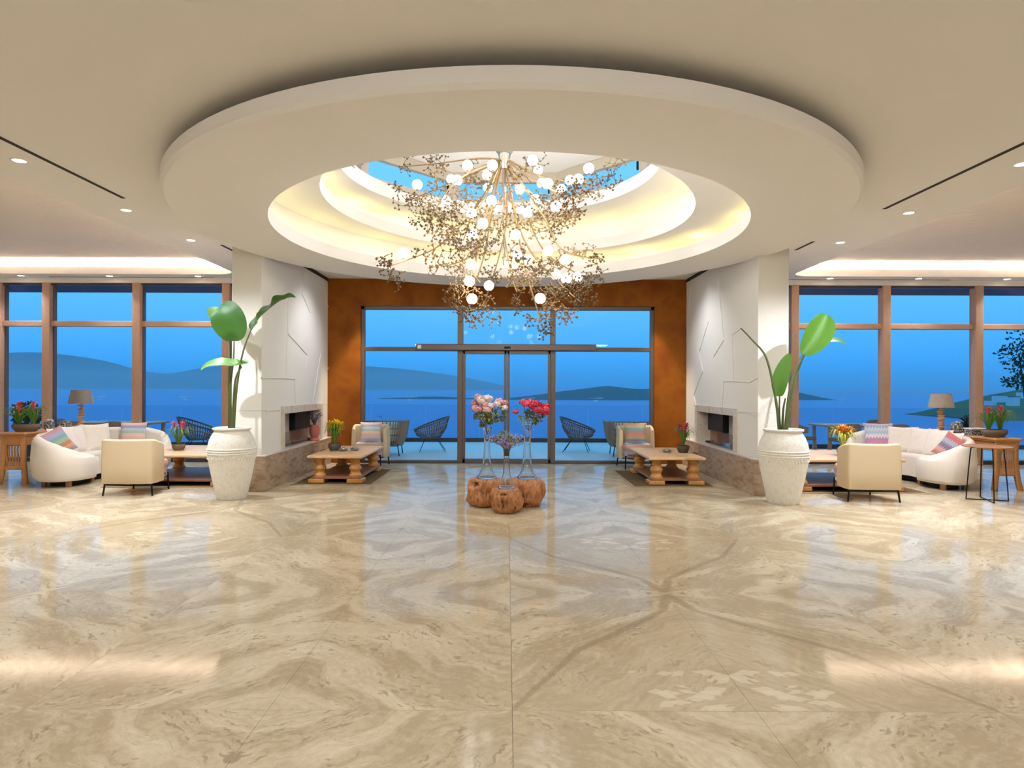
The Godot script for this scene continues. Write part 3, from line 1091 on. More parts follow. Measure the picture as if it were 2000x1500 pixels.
func build_outside() -> void:
	var t := struct("terrace_floor", "pale stone terrace outside the windows")
	bx(t, "paving", -14, 14, -0.2, -0.02, 12.06, 15.3, M.deck_stone)
	bx(t, "paving", -5.2, 5.2, -0.2, -0.02, 15.3, 16.8, M.deck_stone)
	var e := struct("trim_3", "concrete eave over the terrace")
	bx(e, "eave", -14, -3.3, 3.52, 3.75, 12.16, 13.3, M.eave)
	bx(e, "eave", 3.3, 14, 3.52, 3.75, 12.16, 13.3, M.eave)
	# glass balustrade
	for r in [["frameless glass balustrade along the terrace beside the pink bromeliad lounge", -14.0, -5.2, 15.2], ["frameless glass balustrade along the terrace opposite the sliding doors", -5.2, 5.2, 16.7], ["frameless glass balustrade along the terrace beside the orange bromeliad lounge", 5.2, 14.0, 15.2]]:
		var o := thing("glass_balustrade", r[0], "railing")
		bx(o, "base_channel", r[1], r[2], -0.02, 0.09, r[3] - 0.05, r[3] + 0.05, M.frame_dark)
		var n := int(round((r[2] - r[1]) / 1.5))
		for k in n:
			var a: float = r[1] + (r[2] - r[1]) * k / n
			var b: float = r[1] + (r[2] - r[1]) * (k + 1) / n
			bx(o, "glass_panel", a + 0.008, b - 0.008, 0.06, 1.0, r[3] - 0.008, r[3] + 0.008, M.rail_glass)
	# sea and land
	var g := Geo.new()
	g.quad(P(-22000, -60, 30), P(22000, -60, 30), P(22000, -60, 26000), P(-22000, -60, 26000))
	var sea := struct("sea", "calm deep blue sea at dusk")
	part(sea, "water", g, M.sea_water)
	ridge("mountain_range", "faint hazy mountain range across the sea behind the side windows", [[-300, 735], [-100, 700], [60, 688], [190, 702], [270, 722], [330, 729], [400, 718], [470, 712], [600, 705], [700, 714], [800, 722], [900, 736], [985, 753]], 12000.0, -62.0, 900.0, M.hazed_ridge, 5)
	ridge("island", "long low dark blue island beyond the sliding doors", [[995, 777.5], [1050, 771], [1100, 764], [1150, 758], [1185, 754], [1215, 757], [1250, 760], [1285, 759], [1340, 762], [1420, 770], [1470, 778]], 3100.0, -61.0, 300.0, M.hazed_island_scrub, 7)
	ridge("islet", "thin flat islet on the sea behind the blush flowers", [[740, 778], [790, 776], [840, 774.6], [880, 775.4], [920, 777.5], [950, 778.4]], 3000.0, -61.0, 100.0, M.hazed_island_scrub, 9)
	ridge("headland", "small dark headland on the sea behind the tall half lit leaf", [[1500, 760], [1545, 764], [1575, 770], [1600, 777]], 3200.0, -61.0, 200.0, M.hazed_island_scrub, 13)
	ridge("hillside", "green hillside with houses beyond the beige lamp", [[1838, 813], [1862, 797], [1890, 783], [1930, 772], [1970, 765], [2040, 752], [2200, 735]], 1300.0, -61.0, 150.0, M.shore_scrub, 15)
	# evening haze over the sea
	var haze := FogVolume.new()
	haze.name = "sea_haze"
	haze.shape = RenderingServer.FOG_VOLUME_SHAPE_BOX
	haze.size = Vector3(36000, 300, 13000)
	haze.position = Vector3(0, 80, -6700)
	var fm := FogMaterial.new()
	fm.density = 0.00008
	fm.albedo = Color(0.9, 0.95, 1.0)
	haze.material = fm
	add_child(haze)
	tag(haze, "thin blue evening haze over the sea", "haze", "", "stuff")
	var hs := [[1952, 779, 16, 12], [1978, 784, 14, 16], [1934, 787, 12, 9], [1996, 772, 14, 12]]
	for k in hs.size():
		var p := at(hs[k][0], hs[k][1], 1060.0 + 30.0 * k)
		g = Geo.new()
		g.box(Vector3.ZERO, Vector3(hs[k][2], hs[k][3], 14))
		var o := thing("house", "small pale house on the hillside beyond the beige lamp", "house", p, 0.2 * k, "houses on the hillside")
		part(o, "wall", g, M.house_white)
		g = Geo.new()
		g.box(Vector3(0, hs[k][3] * 0.5 + 0.6, 0), Vector3(hs[k][2] + 1.5, 1.2, 15.5))
		part(o, "roof", g, M.eave)
	# tree and shrubs beyond the terrace
	leafy("pine_tree", "dark leafy tree with tiered boughs outside the window", "tree", [[1990, 690, 0.5, 0.3], [2010, 715, 0.55, 0.2], [1992, 745, 0.4, 0.18], [2030, 660, 0.7, 0.4]], 15.9, M.tree_leaf, 900, [2040, 900])
	leafy("terrace_shrub", "dark clipped shrub outside behind the red bromeliad bowl", "shrub", [[50, 808, 0.24, 0.22], [60, 825, 0.26, 0.2]], 12.9, M.tree_leaf, 420, [55, 880])
	leafy("terrace_shrub", "dark clipped shrub outside between ceramic box and window post", "shrub", [[1893, 832, 0.16, 0.22], [1893, 850, 0.18, 0.2]], 12.9, M.tree_leaf, 360, [1893, 890])

func leafy(called: String, label: String, cat: String, blobs: Array, d: float, m: Material, n: int, foot: Array) -> void:
	var o := thing(called, label, cat)
	rng.seed = hash(label)
	var g := Geo.new()
	for k in n:
		var b = blobs[k % blobs.size()]
		var c := at(b[0], b[1], d)
		var v := Vector3(rng.randfn(), rng.randfn(), rng.randfn()).normalized() * pow(rng.randf(), 0.4)
		var p := c + Vector3(v.x * b[2], v.y * b[3], v.z * b[2])
		var dir := (v + Vector3(rng.randfn(), rng.randfn() + 0.3, rng.randfn()) * 0.6).normalized()
		blade(g, [p, p + dir * 0.045, p + dir * 0.09], 0.05, 0.3, Vector3(rng.randfn(), rng.randfn(), rng.randfn()), 2)
	part(o, "foliage", g, m)
	g = Geo.new()
	var c0 := at(blobs[0][0], blobs[0][1], d)
	var base := at(foot[0], foot[1], d)
	base.y = -0.02 if d < 15.2 else -3.0
	g.tube([base, (base + c0) / 2 + Vector3(0.05, 0, 0), c0], [0.05, 0.04, 0.02], 6)
	part(o, "trunk", g, M.stem_dark)

# ---------------------------------------------------------------- lights
func downlight(x: float, d: float, e: float, ang: float, label: String, group: String, y := CEIL) -> Node3D:
	var o := thing("downlight", label, "downlight", P(x, y, d), 0.0, group)
	var g := Geo.new()
	g.lathe([Vector2(0.055, 0.002), Vector2(0.055, -0.006), Vector2(0.055, -0.006), Vector2(0.072, -0.006), Vector2(0.076, 0.002)], 24, Vector3.ZERO, Vector2.ONE, false)
	part(o, "trim_ring", g, M.white_trim)
	g = Geo.new()
	g.lathe([Vector2(0.0, -0.003), Vector2(0.056, -0.003)], 24, Vector3.ZERO, Vector2.ONE, false)
	part(o, "lens", g, M.downlight_lens)
	spot(o, Vector3(0, -0.02, 0), Vector3.DOWN, WARM, e, ang, 0.05)
	return o

func build_lights() -> void:
	for d in [5.7, 7.3, 8.8]:
		var a := downlight(-4.57, d, 5.5, 62.0, "round recessed downlight along the ceiling slot beside the pink bromeliad lounge", "downlights along the slot by the pink bromeliad lounge")
		var b := downlight(4.81, d, 5.5, 62.0, "round recessed downlight along the ceiling slot beside the orange bromeliad lounge", "downlights along the slot by the orange bromeliad lounge")
		if d < 6.0:   # these two are turned to the pillars and jars
			spot(a, Vector3(0, -0.025, 0), P(-3.7, 1.9, 8.6) - a.position, WARM, 9.5, 18.0, 0.05)
			spot(b, Vector3(0, -0.025, 0), P(3.72, 1.9, 8.4) - b.position, WARM, 9.5, 18.0, 0.05)
	for x in [-9.34, -7.64, -5.94]:
		downlight(x, 11.7, 1.6, 55.0, "round recessed downlight in the soffit over the windows behind the lamp with grey shade", "downlights over the windows behind the grey lamp")
	for x in [6.2, 7.9, 9.6]:
		downlight(x, 11.7, 1.6, 55.0, "round recessed downlight in the soffit over the windows behind the lamp with beige shade", "downlights over the windows behind the beige lamp")
	for x in [-4.57, -1.5, 1.6, 4.81]:
		for d in [2.6, 0.6, -1.4, -3.2]:
			downlight(x, d, 1.7, 62.0, "round recessed downlight in the ceiling behind the viewpoint", "downlights behind the viewpoint")
	# wall washers hidden above the edge of the dropped ring
	for s in [-1, 1]:
		var o := thing("wall_washer", ("small adjustable spot above the lavender fireplace" if s < 0 else "small adjustable spot above the empty fireplace"), "spotlight", P(2.4 * s, CEIL, 10.6))
		var g := Geo.new()
		g.lathe([Vector2(0.0, -0.05), Vector2(0.03, -0.05), Vector2(0.035, 0.0)], 16)
		part(o, "lens", g, M.downlight_lens)
		spot(o, Vector3(0, -0.07, 0), Vector3(1.1 * s, -1.75, 0.1), WARM, 1.5, 46.0, 0.1)
	# washers that graze the orange wall beside the doors
	for s in [-1, 1]:
		var o := thing("wall_washer", ("small spot over the armchair with pastel striped pillow" if s < 0 else "small spot over the armchair with warm striped pillow"), "spotlight", P(2.6 * s, CEIL, 11.45))
		var g := Geo.new()
		g.lathe([Vector2(0.0, -0.03), Vector2(0.03, -0.03), Vector2(0.035, 0.0)], 16)
		part(o, "lens", g, M.downlight_lens)
		spot(o, Vector3(0, -0.05, 0), Vector3(0.55 * s, -2.9, -0.36), Color(1.0, 0.93, 0.82), 6.0, 19.0, 0.05)
	# added unseen fill light behind the viewpoint, brightens the near face of the ring
	var rl := thing("added_fill_lamp", "long white linear fill light added unseen behind the viewpoint", "lamp", P(0.2, 3.42, -4.38))
	var gl := Geo.new()
	gl.box(Vector3.ZERO, Vector3(9.0, 0.1, 0.08), 0.01)
	part(rl, "housing", gl, M.white_trim)
	gl = Geo.new()
	gl.box(Vector3(0, 0, -0.045), Vector3(8.9, 0.07, 0.012), 0.003)
	part(rl, "lens", gl, M.fill_diffuser)
	var al := area(rl, Vector3(0, 0, -0.07), Vector3(0, -0.05, -1), WARM, 7.5, Vector2(8.9, 0.07))
	al.basis = Basis.looking_at(Vector3(0, -0.05, -1), Vector3.UP)
	# cove leds
	for s in [-1, 1]:
		var e := -5.07 if s < 0 else 5.3
		var w := -10.2 if s < 0 else 10.85
		var o := thing("cove_light", ("warm led strip in the ceiling cove over the pink bromeliad lounge" if s < 0 else "warm led strip in the ceiling cove over the orange bromeliad lounge"), "led strip")
		bx(o, "strip", minf(e, w), maxf(e, w), CEIL + 0.062, CEIL + 0.075, 11.56, 11.62, M.cove_led)
		bx(o, "strip", e - 0.08 * s, e - 0.14 * s, CEIL + 0.062, CEIL + 0.075, 3.0, 11.5, M.cove_led)
		for k in 3:
			var x: float = e + (w - e) * (k + 0.5) / 3.0
			area(o, P(x, CEIL + 0.085, 11.6), Vector3(0, 1, 0.35), Color(1.0, 0.96, 0.9), 10.0, Vector2(1.6, 0.05))
			var d := 3.2 + 8.2 * (k + 0.5) / 3.0
			var l := area(o, P(e - 0.11 * s, CEIL + 0.085, d), Vector3(0.5 * s, 1, 0), Color(1.0, 0.96, 0.9), 10.0, Vector2(0.05, 2.6))
			l.basis = Basis.looking_at(Vector3(0.5 * s, 1, 0), Vector3.FORWARD)
	# dome leds
	var h0 := EYE + 1.84 + 0.1
	var od := thing("dome_light", "warm ring of led strip hidden in the lower dome step", "led strip")
	var g := Geo.new()
	g.loft(hard([circle(0.02, 7.54, 2.9, h0), circle(0.02, 7.54, 2.9, h0 + 0.012), circle(0.02, 7.54, 2.95, h0 + 0.012), circle(0.02, 7.54, 2.95, h0)]))
	part(od, "strip", g, M.dome_led)
	for k in 16:
		var a := TAU * k / 16
		omni(od, P(0.02 + 2.94 * cos(a), h0 + 0.06, 7.54 + 2.94 * sin(a)), Color(1.0, 0.96, 0.7), 0.011, 0.03)
	od = thing("dome_light", "warm ring of led strip hidden in the middle dome step", "led strip")
	var hb := EYE + 2.28 + 0.09
	g = Geo.new()
	g.loft(hard([circle(0.0, 7.9, 2.44, hb, 0.045), circle(0.0, 7.9, 2.44, hb + 0.012, 0.045), circle(0.0, 7.9, 2.49, hb + 0.012, 0.045), circle(0.0, 7.9, 2.49, hb, 0.045)]))
	part(od, "strip", g, M.dome_led)
	for k in 14:
		var a := TAU * k / 14
		var x := 2.48 * cos(a)
		omni(od, P(x, hb + 0.06 - 0.045 * x, 7.9 + 2.48 * sin(a)), Color(1.0, 0.96, 0.7), 0.011, 0.03)

# ---------------------------------------------------------------- chandelier
func build_chandelier() -> void:
	var o := thing("chandelier", "large branching bronze chandelier with berry twigs and glowing globes", "chandelier")
	rng.seed = 5
	var ax := P(-0.04, 0, 7.5)
	var g := Geo.new()
	g.tube([ax + Vector3.UP * 4.98, ax + Vector3.UP * 3.0], 0.018, 10)
	part(o, "rod", g, M.chrome)
	g = Geo.new()
	g.lathe([Vector2(0.0, 2.9 + EYE - 0.22), Vector2(0.05, 2.9 + EYE - 0.22), Vector2(0.075, 2.9 + EYE - 0.05), Vector2(0.11, 2.9 + EYE), Vector2(0.0, 2.9 + EYE)], 20, ax)
	part(o, "hub", g, M.chrome)
	# stems: traced, each with its own depth at the tip
	var stems := [
		[[[975, 315], [940, 400], [890, 450], [850, 485], [800, 506], [760, 520]], 6.9], [[[978, 315], [900, 350], [850, 370], [800, 392]], 8.3], [[[978, 312], [930, 330], [880, 365], [845, 420]], 6.6],
		[[[980, 315], [960, 420], [945, 500], [930, 550], [915, 600]], 7.9], [[[980, 315], [955, 400], [935, 470], [925, 540], [900, 580]], 6.8], [[[982, 315], [990, 420], [975, 500], [950, 580], [940, 620]], 8.4],
		[[[985, 315], [1010, 430], [1030, 480], [1060, 520], [1110, 570], [1135, 590]], 6.9], [[[986, 315], [1020, 390], [1050, 470], [1085, 510], [1150, 545]], 8.2], [[[986, 315], [1005, 420], [1025, 520], [1045, 590], [1062, 645]], 7.2],
		[[[988, 312], [1030, 370], [1085, 400], [1130, 395]], 8.4], [[[988, 310], [1060, 345], [1130, 355], [1200, 340]], 7.7], [[[987, 312], [1040, 350], [1100, 380], [1150, 385]], 6.6],
		[[[980, 312], [930, 310], [850, 320], [790, 325]], 7.9], [[[983, 315], [985, 450], [1000, 540], [1010, 570]], 6.7], [[[988, 315], [1060, 420], [1090, 480], [1130, 500], [1175, 505]], 7.4],
		[[[978, 315], [945, 380], [910, 430], [870, 450]], 8.5], [[[980, 315], [950, 450], [920, 500], [870, 520]], 7.6], [[[983, 312], [960, 360], [930, 400], [905, 470]], 8.6]]
	for st in stems:
		var pts := []
		var n: int = st[0].size()
		for k in n:
			pts.append(at(st[0][k][0], st[0][k][1], 7.5 + (st[1] - 7.5) * pow(float(k) / (n - 1), 0.9)))
		pts = spline(pts, 6)
		var rr := []
		for k in pts.size():
			rr.append(lerpf(0.014, 0.006, float(k) / (pts.size() - 1)))
		g = Geo.new()
		g.tube(pts, rr, 6)
		part(o, "stem", g, M.bronze_pale)
	# twig clusters: [px, py, half width, half height, depth, berries]
	var clusters := [
		[790, 322, 22, 18, 7.9, 16], [850, 318, 26, 24, 7.8, 40], [855, 365, 18, 35, 7.7, 50], [775, 372, 16, 16, 8.2, 14], [800, 395, 36, 16, 8.2, 46], [840, 398, 44, 26, 8.0, 90], [838, 430, 36, 24, 7.4, 70], [880, 420, 40, 30, 7.2, 90],
		[870, 460, 34, 18, 7.0, 60], [905, 385, 36, 26, 7.6, 70], [930, 345, 34, 34, 7.3, 60], [915, 450, 36, 26, 7.0, 70], [905, 485, 44, 26, 6.9, 90], [895, 520, 36, 22, 7.1, 70], [945, 480, 34, 34, 7.3, 70], [950, 420, 30, 34, 7.8, 60],
		[985, 445, 34, 34, 7.0, 60], [990, 390, 26, 36, 7.4, 40], [845, 505, 18, 30, 6.9, 36], [815, 492, 14, 10, 6.9, 12], [752, 515, 18, 24, 6.9, 40], [775, 545, 18, 26, 6.9, 26], [905, 560, 36, 24, 6.8, 66], [885, 580, 18, 24, 6.8, 36],
		[908, 608, 34, 20, 7.0, 56], [945, 590, 20, 18, 7.9, 30], [965, 622, 14, 20, 8.1, 26], [925, 625, 26, 14, 7.2, 30], [960, 540, 30, 20, 8.0, 36],
		[1010, 345, 30, 24, 7.5, 36], [1040, 320, 34, 22, 7.6, 32], [1060, 395, 44, 26, 7.6, 80], [1100, 405, 44, 30, 6.8, 110], [1120, 370, 40, 24, 6.7, 80], [1150, 372, 40, 20, 7.6, 70], [1185, 352, 34, 20, 7.7, 50], [1200, 320, 28, 12, 7.7, 20],
		[1070, 430, 34, 30, 7.8, 60], [1085, 450, 24, 24, 7.6, 34], [1110, 425, 26, 16, 6.8, 36], [1035, 440, 28, 26, 7.9, 44], [1010, 500, 26, 26, 6.8, 44], [1015, 545, 36, 24, 6.7, 80], [1045, 530, 44, 24, 7.1, 90], [1085, 515, 34, 20, 7.2, 46],
		[1130, 490, 36, 14, 7.4, 40], [1165, 515, 26, 18, 7.4, 34], [1150, 545, 30, 16, 8.1, 46], [1110, 565, 44, 26, 6.9, 110], [1135, 580, 30, 24, 6.9, 60], [1070, 570, 36, 26, 7.3, 70], [1080, 595, 30, 20, 7.2, 40], [1110, 615, 22, 22, 6.9, 34],
		[1060, 615, 18, 24, 7.2, 36], [1065, 645, 16, 22, 7.2, 36], [1010, 585, 12, 30, 6.7, 24], [1035, 625, 14, 14, 7.2, 16]]
	for c in clusters:
		g = Geo.new()
		var ctr := at(c[0], c[1], c[4])
		var sx: float = c[2] * c[4] / F
		var sy: float = c[3] * c[4] / F
		var made := [ctr]
		sx *= 1.2
		sy *= 1.2
		for k in int(c[5] * 1.15):
			var v := Vector3(rng.randfn(), rng.randfn(), rng.randfn()).normalized() * pow(rng.randf(), 0.5)
			var p := ctr + Vector3(v.x * sx, v.y * sy, v.z * sx)
			var src: Vector3 = made[0]
			for q in made:
				if p.distance_squared_to(q) < p.distance_squared_to(src):
					src = q
			if p.distance_to(src) > 0.09:
				p = src + (p - src).normalized() * 0.09
			made.append(p)
			g.tube([src, (src + p) / 2 + Vector3(rng.randfn(), rng.randfn(), rng.randfn()) * 0.006, p], 0.0034, 3, false)
			g.octa(p, rng.randf_range(0.009, 0.02))
		part(o, "berry_twig", g, M.bronze if rng.randf() < 0.6 else M.bronze_pale)
	var globes := [[913, 323, 7.0], [962, 323, 6.9], [951, 342, 7.8], [815, 361, 7.2], [893, 352, 7.1], [881, 350, 8.0], [953, 367, 7.9], [871, 391, 8.1], [960, 392, 7.3], [1040, 313, 7.0], [1150, 329, 6.9], [1051, 332, 7.9], [1130, 350, 7.1], [1113, 352, 7.6],
		[1070, 359, 6.9], [1058, 358, 7.7], [1096, 370, 7.2], [1015, 370, 7.5], [1045, 389, 7.8], [1086, 404, 6.8], [1030, 416, 7.4], [921, 417, 7.2], [943, 437, 6.8], [921, 456, 7.1], [1007, 459, 6.8], [788, 495, 6.9], [1010, 499, 7.0], [1070, 491, 7.2],
		[1031, 507, 7.6], [1105, 507, 6.9], [921, 518, 7.0], [917, 549, 6.8], [955, 558, 7.3], [1086, 537, 7.4], [1106, 544, 6.9], [1128, 541, 7.5], [922, 584, 6.9], [1055, 583, 6.8]]
	for gl in globes:
		var p := at(gl[0], gl[1], gl[2])
		g = Geo.new()
		g.ball(Vector3.ZERO, 0.06, 16, 10)
		var gm := part(o, "globe", g, M.lamp_globe)
		gm.position = p
		g = Geo.new()
		g.lathe([Vector2(0.0, -0.062), Vector2(0.02, -0.06), Vector2(0.02, -0.052), Vector2(0.0, -0.05)], 10)
		part(gm, "cap", g, M.bronze_pale)
		omni(o, p, Color(0.95, 0.97, 1.0), 0.085, 0.06)

# ---------------------------------------------------------------- fireplaces
func build_fireplaces() -> void:
	for s in [-1, 1]:
		var xi: float = 3.5 * s
		var xo: float = 3.87 * s
		var f0 := 9.44 if s < 0 else 9.25
		var f1 := 11.5 if s < 0 else 11.25
		var mid := f0 + (f1 - f0) * 0.52
		var o := thing("fireplace", ("stone framed wall fireplace with a terracotta pot of lavender on its ledge" if s < 0 else "stone framed wall fireplace with an empty ledge facing the lavender one"), "fireplace")
		bx(o, "surround_bar", xi - 0.03 * s, xi + 0.1 * s, 1.06, 1.18, f0, f1, M.surround_stone, 0.004)
		bx(o, "surround_bar", xi - 0.03 * s, xi + 0.1 * s, 0.511, 1.06, f0, f0 + 0.11, M.surround_stone, 0.004)
		bx(o, "surround_bar", xi - 0.03 * s, xi + 0.1 * s, 0.511, 1.06, f1 - 0.11, f1, M.surround_stone, 0.004)
		bx(o, "jamb", xi + 0.1 * s, xo - 0.005 * s, 0.511, 1.13, f0 + 0.105, f0 + 0.115, M.surround_stone)
		bx(o, "jamb", xi + 0.1 * s, xo - 0.005 * s, 0.511, 1.13, f1 - 0.115, f1 - 0.105, M.surround_stone)
		bx(o, "head", xi + 0.1 * s, xo - 0.005 * s, 1.06, 1.13, f0 + 0.12, f1 - 0.12, M.surround_stone)
		bx(o, "back_panel", xo - 0.02 * s, xo - 0.005 * s, 0.511, 1.06, f0 + 0.12, mid, M.back_wall)  # pale half stands in for white reflected in the fire glass
		bx(o, "back_panel", xo - 0.02 * s, xo - 0.005 * s, 0.511, 1.06, mid, f1 - 0.12, M.terracotta)  # brown colour stands in for the orange wall reflected in glass
		bx(o, "divider", xo - 0.1 * s, xo - 0.02 * s, 0.511, 1.06, mid - 0.05, mid + 0.05, M.surround_stone, 0.003)
		bx(o, "hood", xi + 0.17 * s, xo - 0.03 * s, 0.73, 1.055, mid + 0.06, f1 - 0.13, M.black_steel, 0.004, "black steel hood")
		bx(o, "burner", xi + 0.07 * s, xi + 0.24 * s, 0.512, 0.545, f0 + 0.16, f1 - 0.3, M.soot, 0.006)
		bx(o, "guard", xi + 0.02 * s, xi + 0.026 * s, 0.515, 0.76, f0 + 0.13, mid + 0.25, M.guard_glass)
		var g := Geo.new()
		rng.seed = 70 + s
		for k in 40:
			g.ball(P(xi + s * rng.randf_range(0.09, 0.22), 0.55, rng.randf_range(f0 + 0.2, f1 - 0.35)), rng.randf_range(0.018, 0.035), 7, 5, Vector3(1.3, 0.7, 1))
		var st := part(o, "pebbles", g, M.ash)
		st.set_meta("kind", "stuff")
		bx(o, "vent", xi - 0.082 * s, xi - 0.078 * s, 0.3, 0.315, f1 - 0.35, f1 - 0.05, M.slot_dark)
	# terracotta pot with dried lavender
	var p := P(-3.47, 0.511, 11.0)
	var pot := thing("terracotta_pot", "small terracotta urn holding dried lavender on the fireplace ledge", "pot", p)
	var g := Geo.new()
	g.lathe([Vector2(0.0, 0.0), Vector2(0.085, 0.0), Vector2(0.085, 0.0), Vector2(0.09, 0.03), Vector2(0.065, 0.045), Vector2(0.06, 0.06), Vector2(0.085, 0.12), Vector2(0.09, 0.2), Vector2(0.075, 0.27), Vector2(0.082, 0.29), Vector2(0.07, 0.29), Vector2(0.06, 0.25), Vector2(0.0, 0.25)], 24)
	part(pot, "body", g, M.terracotta)
	var bq := thing("lavender_bunch", "dried mauve lavender bunch in the terracotta urn", "flowers", p + Vector3(0, 0.25, 0))
	lavender_sprigs(bq, 34, 0.3, 0.16, M.dried_lavender, M.stem_dark, 91)

func lavender_sprigs(o: Node3D, n: int, h: float, spread: float, m: Material, ms: Material, sd: int) -> void:
	rng.seed = sd
	var g := Geo.new()
	var gs := Geo.new()
	for k in n:
		var a := rng.randf() * TAU
		var r := sqrt(rng.randf()) * spread
		var tip := Vector3(cos(a) * r, h * rng.randf_range(0.75, 1.05) - r * 0.45, sin(a) * r)
		var midp := Vector3(tip.x * 0.3, tip.y * 0.55, tip.z * 0.3)
		var pts := spline([Vector3(tip.x * 0.08, 0, tip.z * 0.08), midp, tip], 4)
		gs.tube(pts, 0.0022, 3, false)
		for j in range(3, pts.size()):
			var q: Vector3 = pts[j]
			for b in 2:
				g.octa(q + Vector3(rng.randfn(), rng.randfn(), rng.randfn()) * 0.005, 0.0085)
	part(o, "stems", gs, ms)
	part(o, "blossom", g, m)

# ---------------------------------------------------------------- plants
func bromeliad(o: Node3D, at0: Vector3, h: float, reach: float, bract: Material, leafm: Material, sd: int, heads := 1, full := false) -> void:
	rng.seed = sd
	var g := Geo.new()
	var n := 26 if not full else 40
	for k in n:
		var a := TAU * k / n * 2.4 + rng.randf() * 0.4
		var lift := rng.randf_range(0.45, 0.8) * h * (1.0 if not full else 1.05)
		var rr := reach * rng.randf_range(0.55, 1.05)
		var dir := Vector3(cos(a), 0, sin(a))
		var pts := spline([at0 + dir * 0.012, at0 + dir * rr * 0.32 + Vector3.UP * lift * 0.75, at0 + dir * rr * 0.72 + Vector3.UP * lift, at0 + dir * rr + Vector3.UP * lift * rng.randf_range(0.45, 0.95)], 4)
		blade(g, pts, rng.randf_range(0.016, 0.026), 0.35, Vector3.UP, 0)
	part(o, "foliage", g, leafm)
	for q in heads:
		var off := Vector3(rng.randf_range(-0.05, 0.05), 0, rng.randf_range(-0.03, 0.03)) if heads > 1 else Vector3.ZERO
		if heads > 1:
			off.x = (q - (heads - 1) * 0.5) * (0.13 if heads < 4 else 0.05)
			if heads > 3:
				off.z = 0.06 * sin(q * 2.4)
				off.y = -0.02 * absf(q - (heads - 1) * 0.5)
		var base := at0 + off * 0.3 + Vector3.UP * h * 0.35
		var top := at0 + off + Vector3.UP * h * 0.86
		var fl := Geo.new()
		fl.tube([base, (base + top) / 2, top], [0.008, 0.012, 0.014], 6)
		var m := 22 if not full else 34
		for k in m:
			var t := float(k) / m
			var a := k * 2.399
			var c := base.lerp(top, 0.45 + 0.55 * t)
			var dir := Vector3(cos(a), lerpf(0.15, 1.1, t), sin(a)).normalized()
			var ln := lerpf(0.12, 0.075, t) * (1.0 if not full else 1.1)
			blade(fl, [c, c + dir * ln * 0.5, c + dir * ln + Vector3.DOWN * 0.012], 0.026, 0.35, Vector3.UP, 2)
		part(o, "flower_spike", fl, bract)

func bowl_geo(r: float, h: float, sq := Vector2.ONE) -> Geo:
	var g := Geo.new()
	g.lathe([Vector2(0.0, 0.0), Vector2(r * 0.68, 0.0), Vector2(r * 0.72, 0.004), Vector2(r * 0.95, h * 0.45), Vector2(r, h * 0.75), Vector2(r * 0.93, h), Vector2(r * 0.93, h), Vector2(r * 0.87, h), Vector2(r * 0.87, h), Vector2(r * 0.9, h * 0.8)], 28, Vector3.ZERO, sq, false)
	return g

func soil_geo(r: float, h: float, sq := Vector2.ONE) -> Geo:
	var g := Geo.new()
	g.lathe([Vector2(r * 0.92, h * 0.78), Vector2(r * 0.5, h * 0.88), Vector2(0.0, h * 0.9)], 20, Vector3.ZERO, sq, false)
	return g

func potted_bromeliad(label: String, pos: Vector3, r: float, ph: float, h: float, reach: float, bract: Material, leafm: Material, potm: Material, sd: int, heads := 1, full := false) -> void:
	var o := thing("potted_bromeliad", label, "potted plant", pos)
	part(o, "pot", bowl_geo(r, ph), potm)
	part(o, "soil", soil_geo(r, ph), M.soil)
	bromeliad(o, Vector3(0, ph * 0.85, 0), h, reach, bract, leafm, sd, heads, full)

func paddle_leaf(o: Node3D, stem: Array, blade_px: Array, d: float, wpx: float, nrm: Vector3, m: Material, fold := 0.25, wave := 0.0) -> void:
	var pts := []
	for q in stem:
		pts.append(at(q[0], q[1], q[2] if q.size() > 2 else d) - o.position)
	var g := Geo.new()
	var sp := spline(pts, 6)
	var rr := []
	for k in sp.size():
		rr.append(lerpf(0.019, 0.008, float(k) / (sp.size() - 1)))
	g.tube(sp, rr, 7)
	var leaf: MeshInstance3D
	var bp := []
	for q in blade_px:
		bp.append(at(q[0], q[1], q[2] if q.size() > 2 else d) - o.position)
	var st := part(o, "stalk", g, M.stem_green)
	if bp.is_empty():
		return
	g = Geo.new()
	blade(g, spline(bp, 8), wpx * d / F, fold, nrm, 1, wave)
	leaf = part(o, "leaf", g, m)

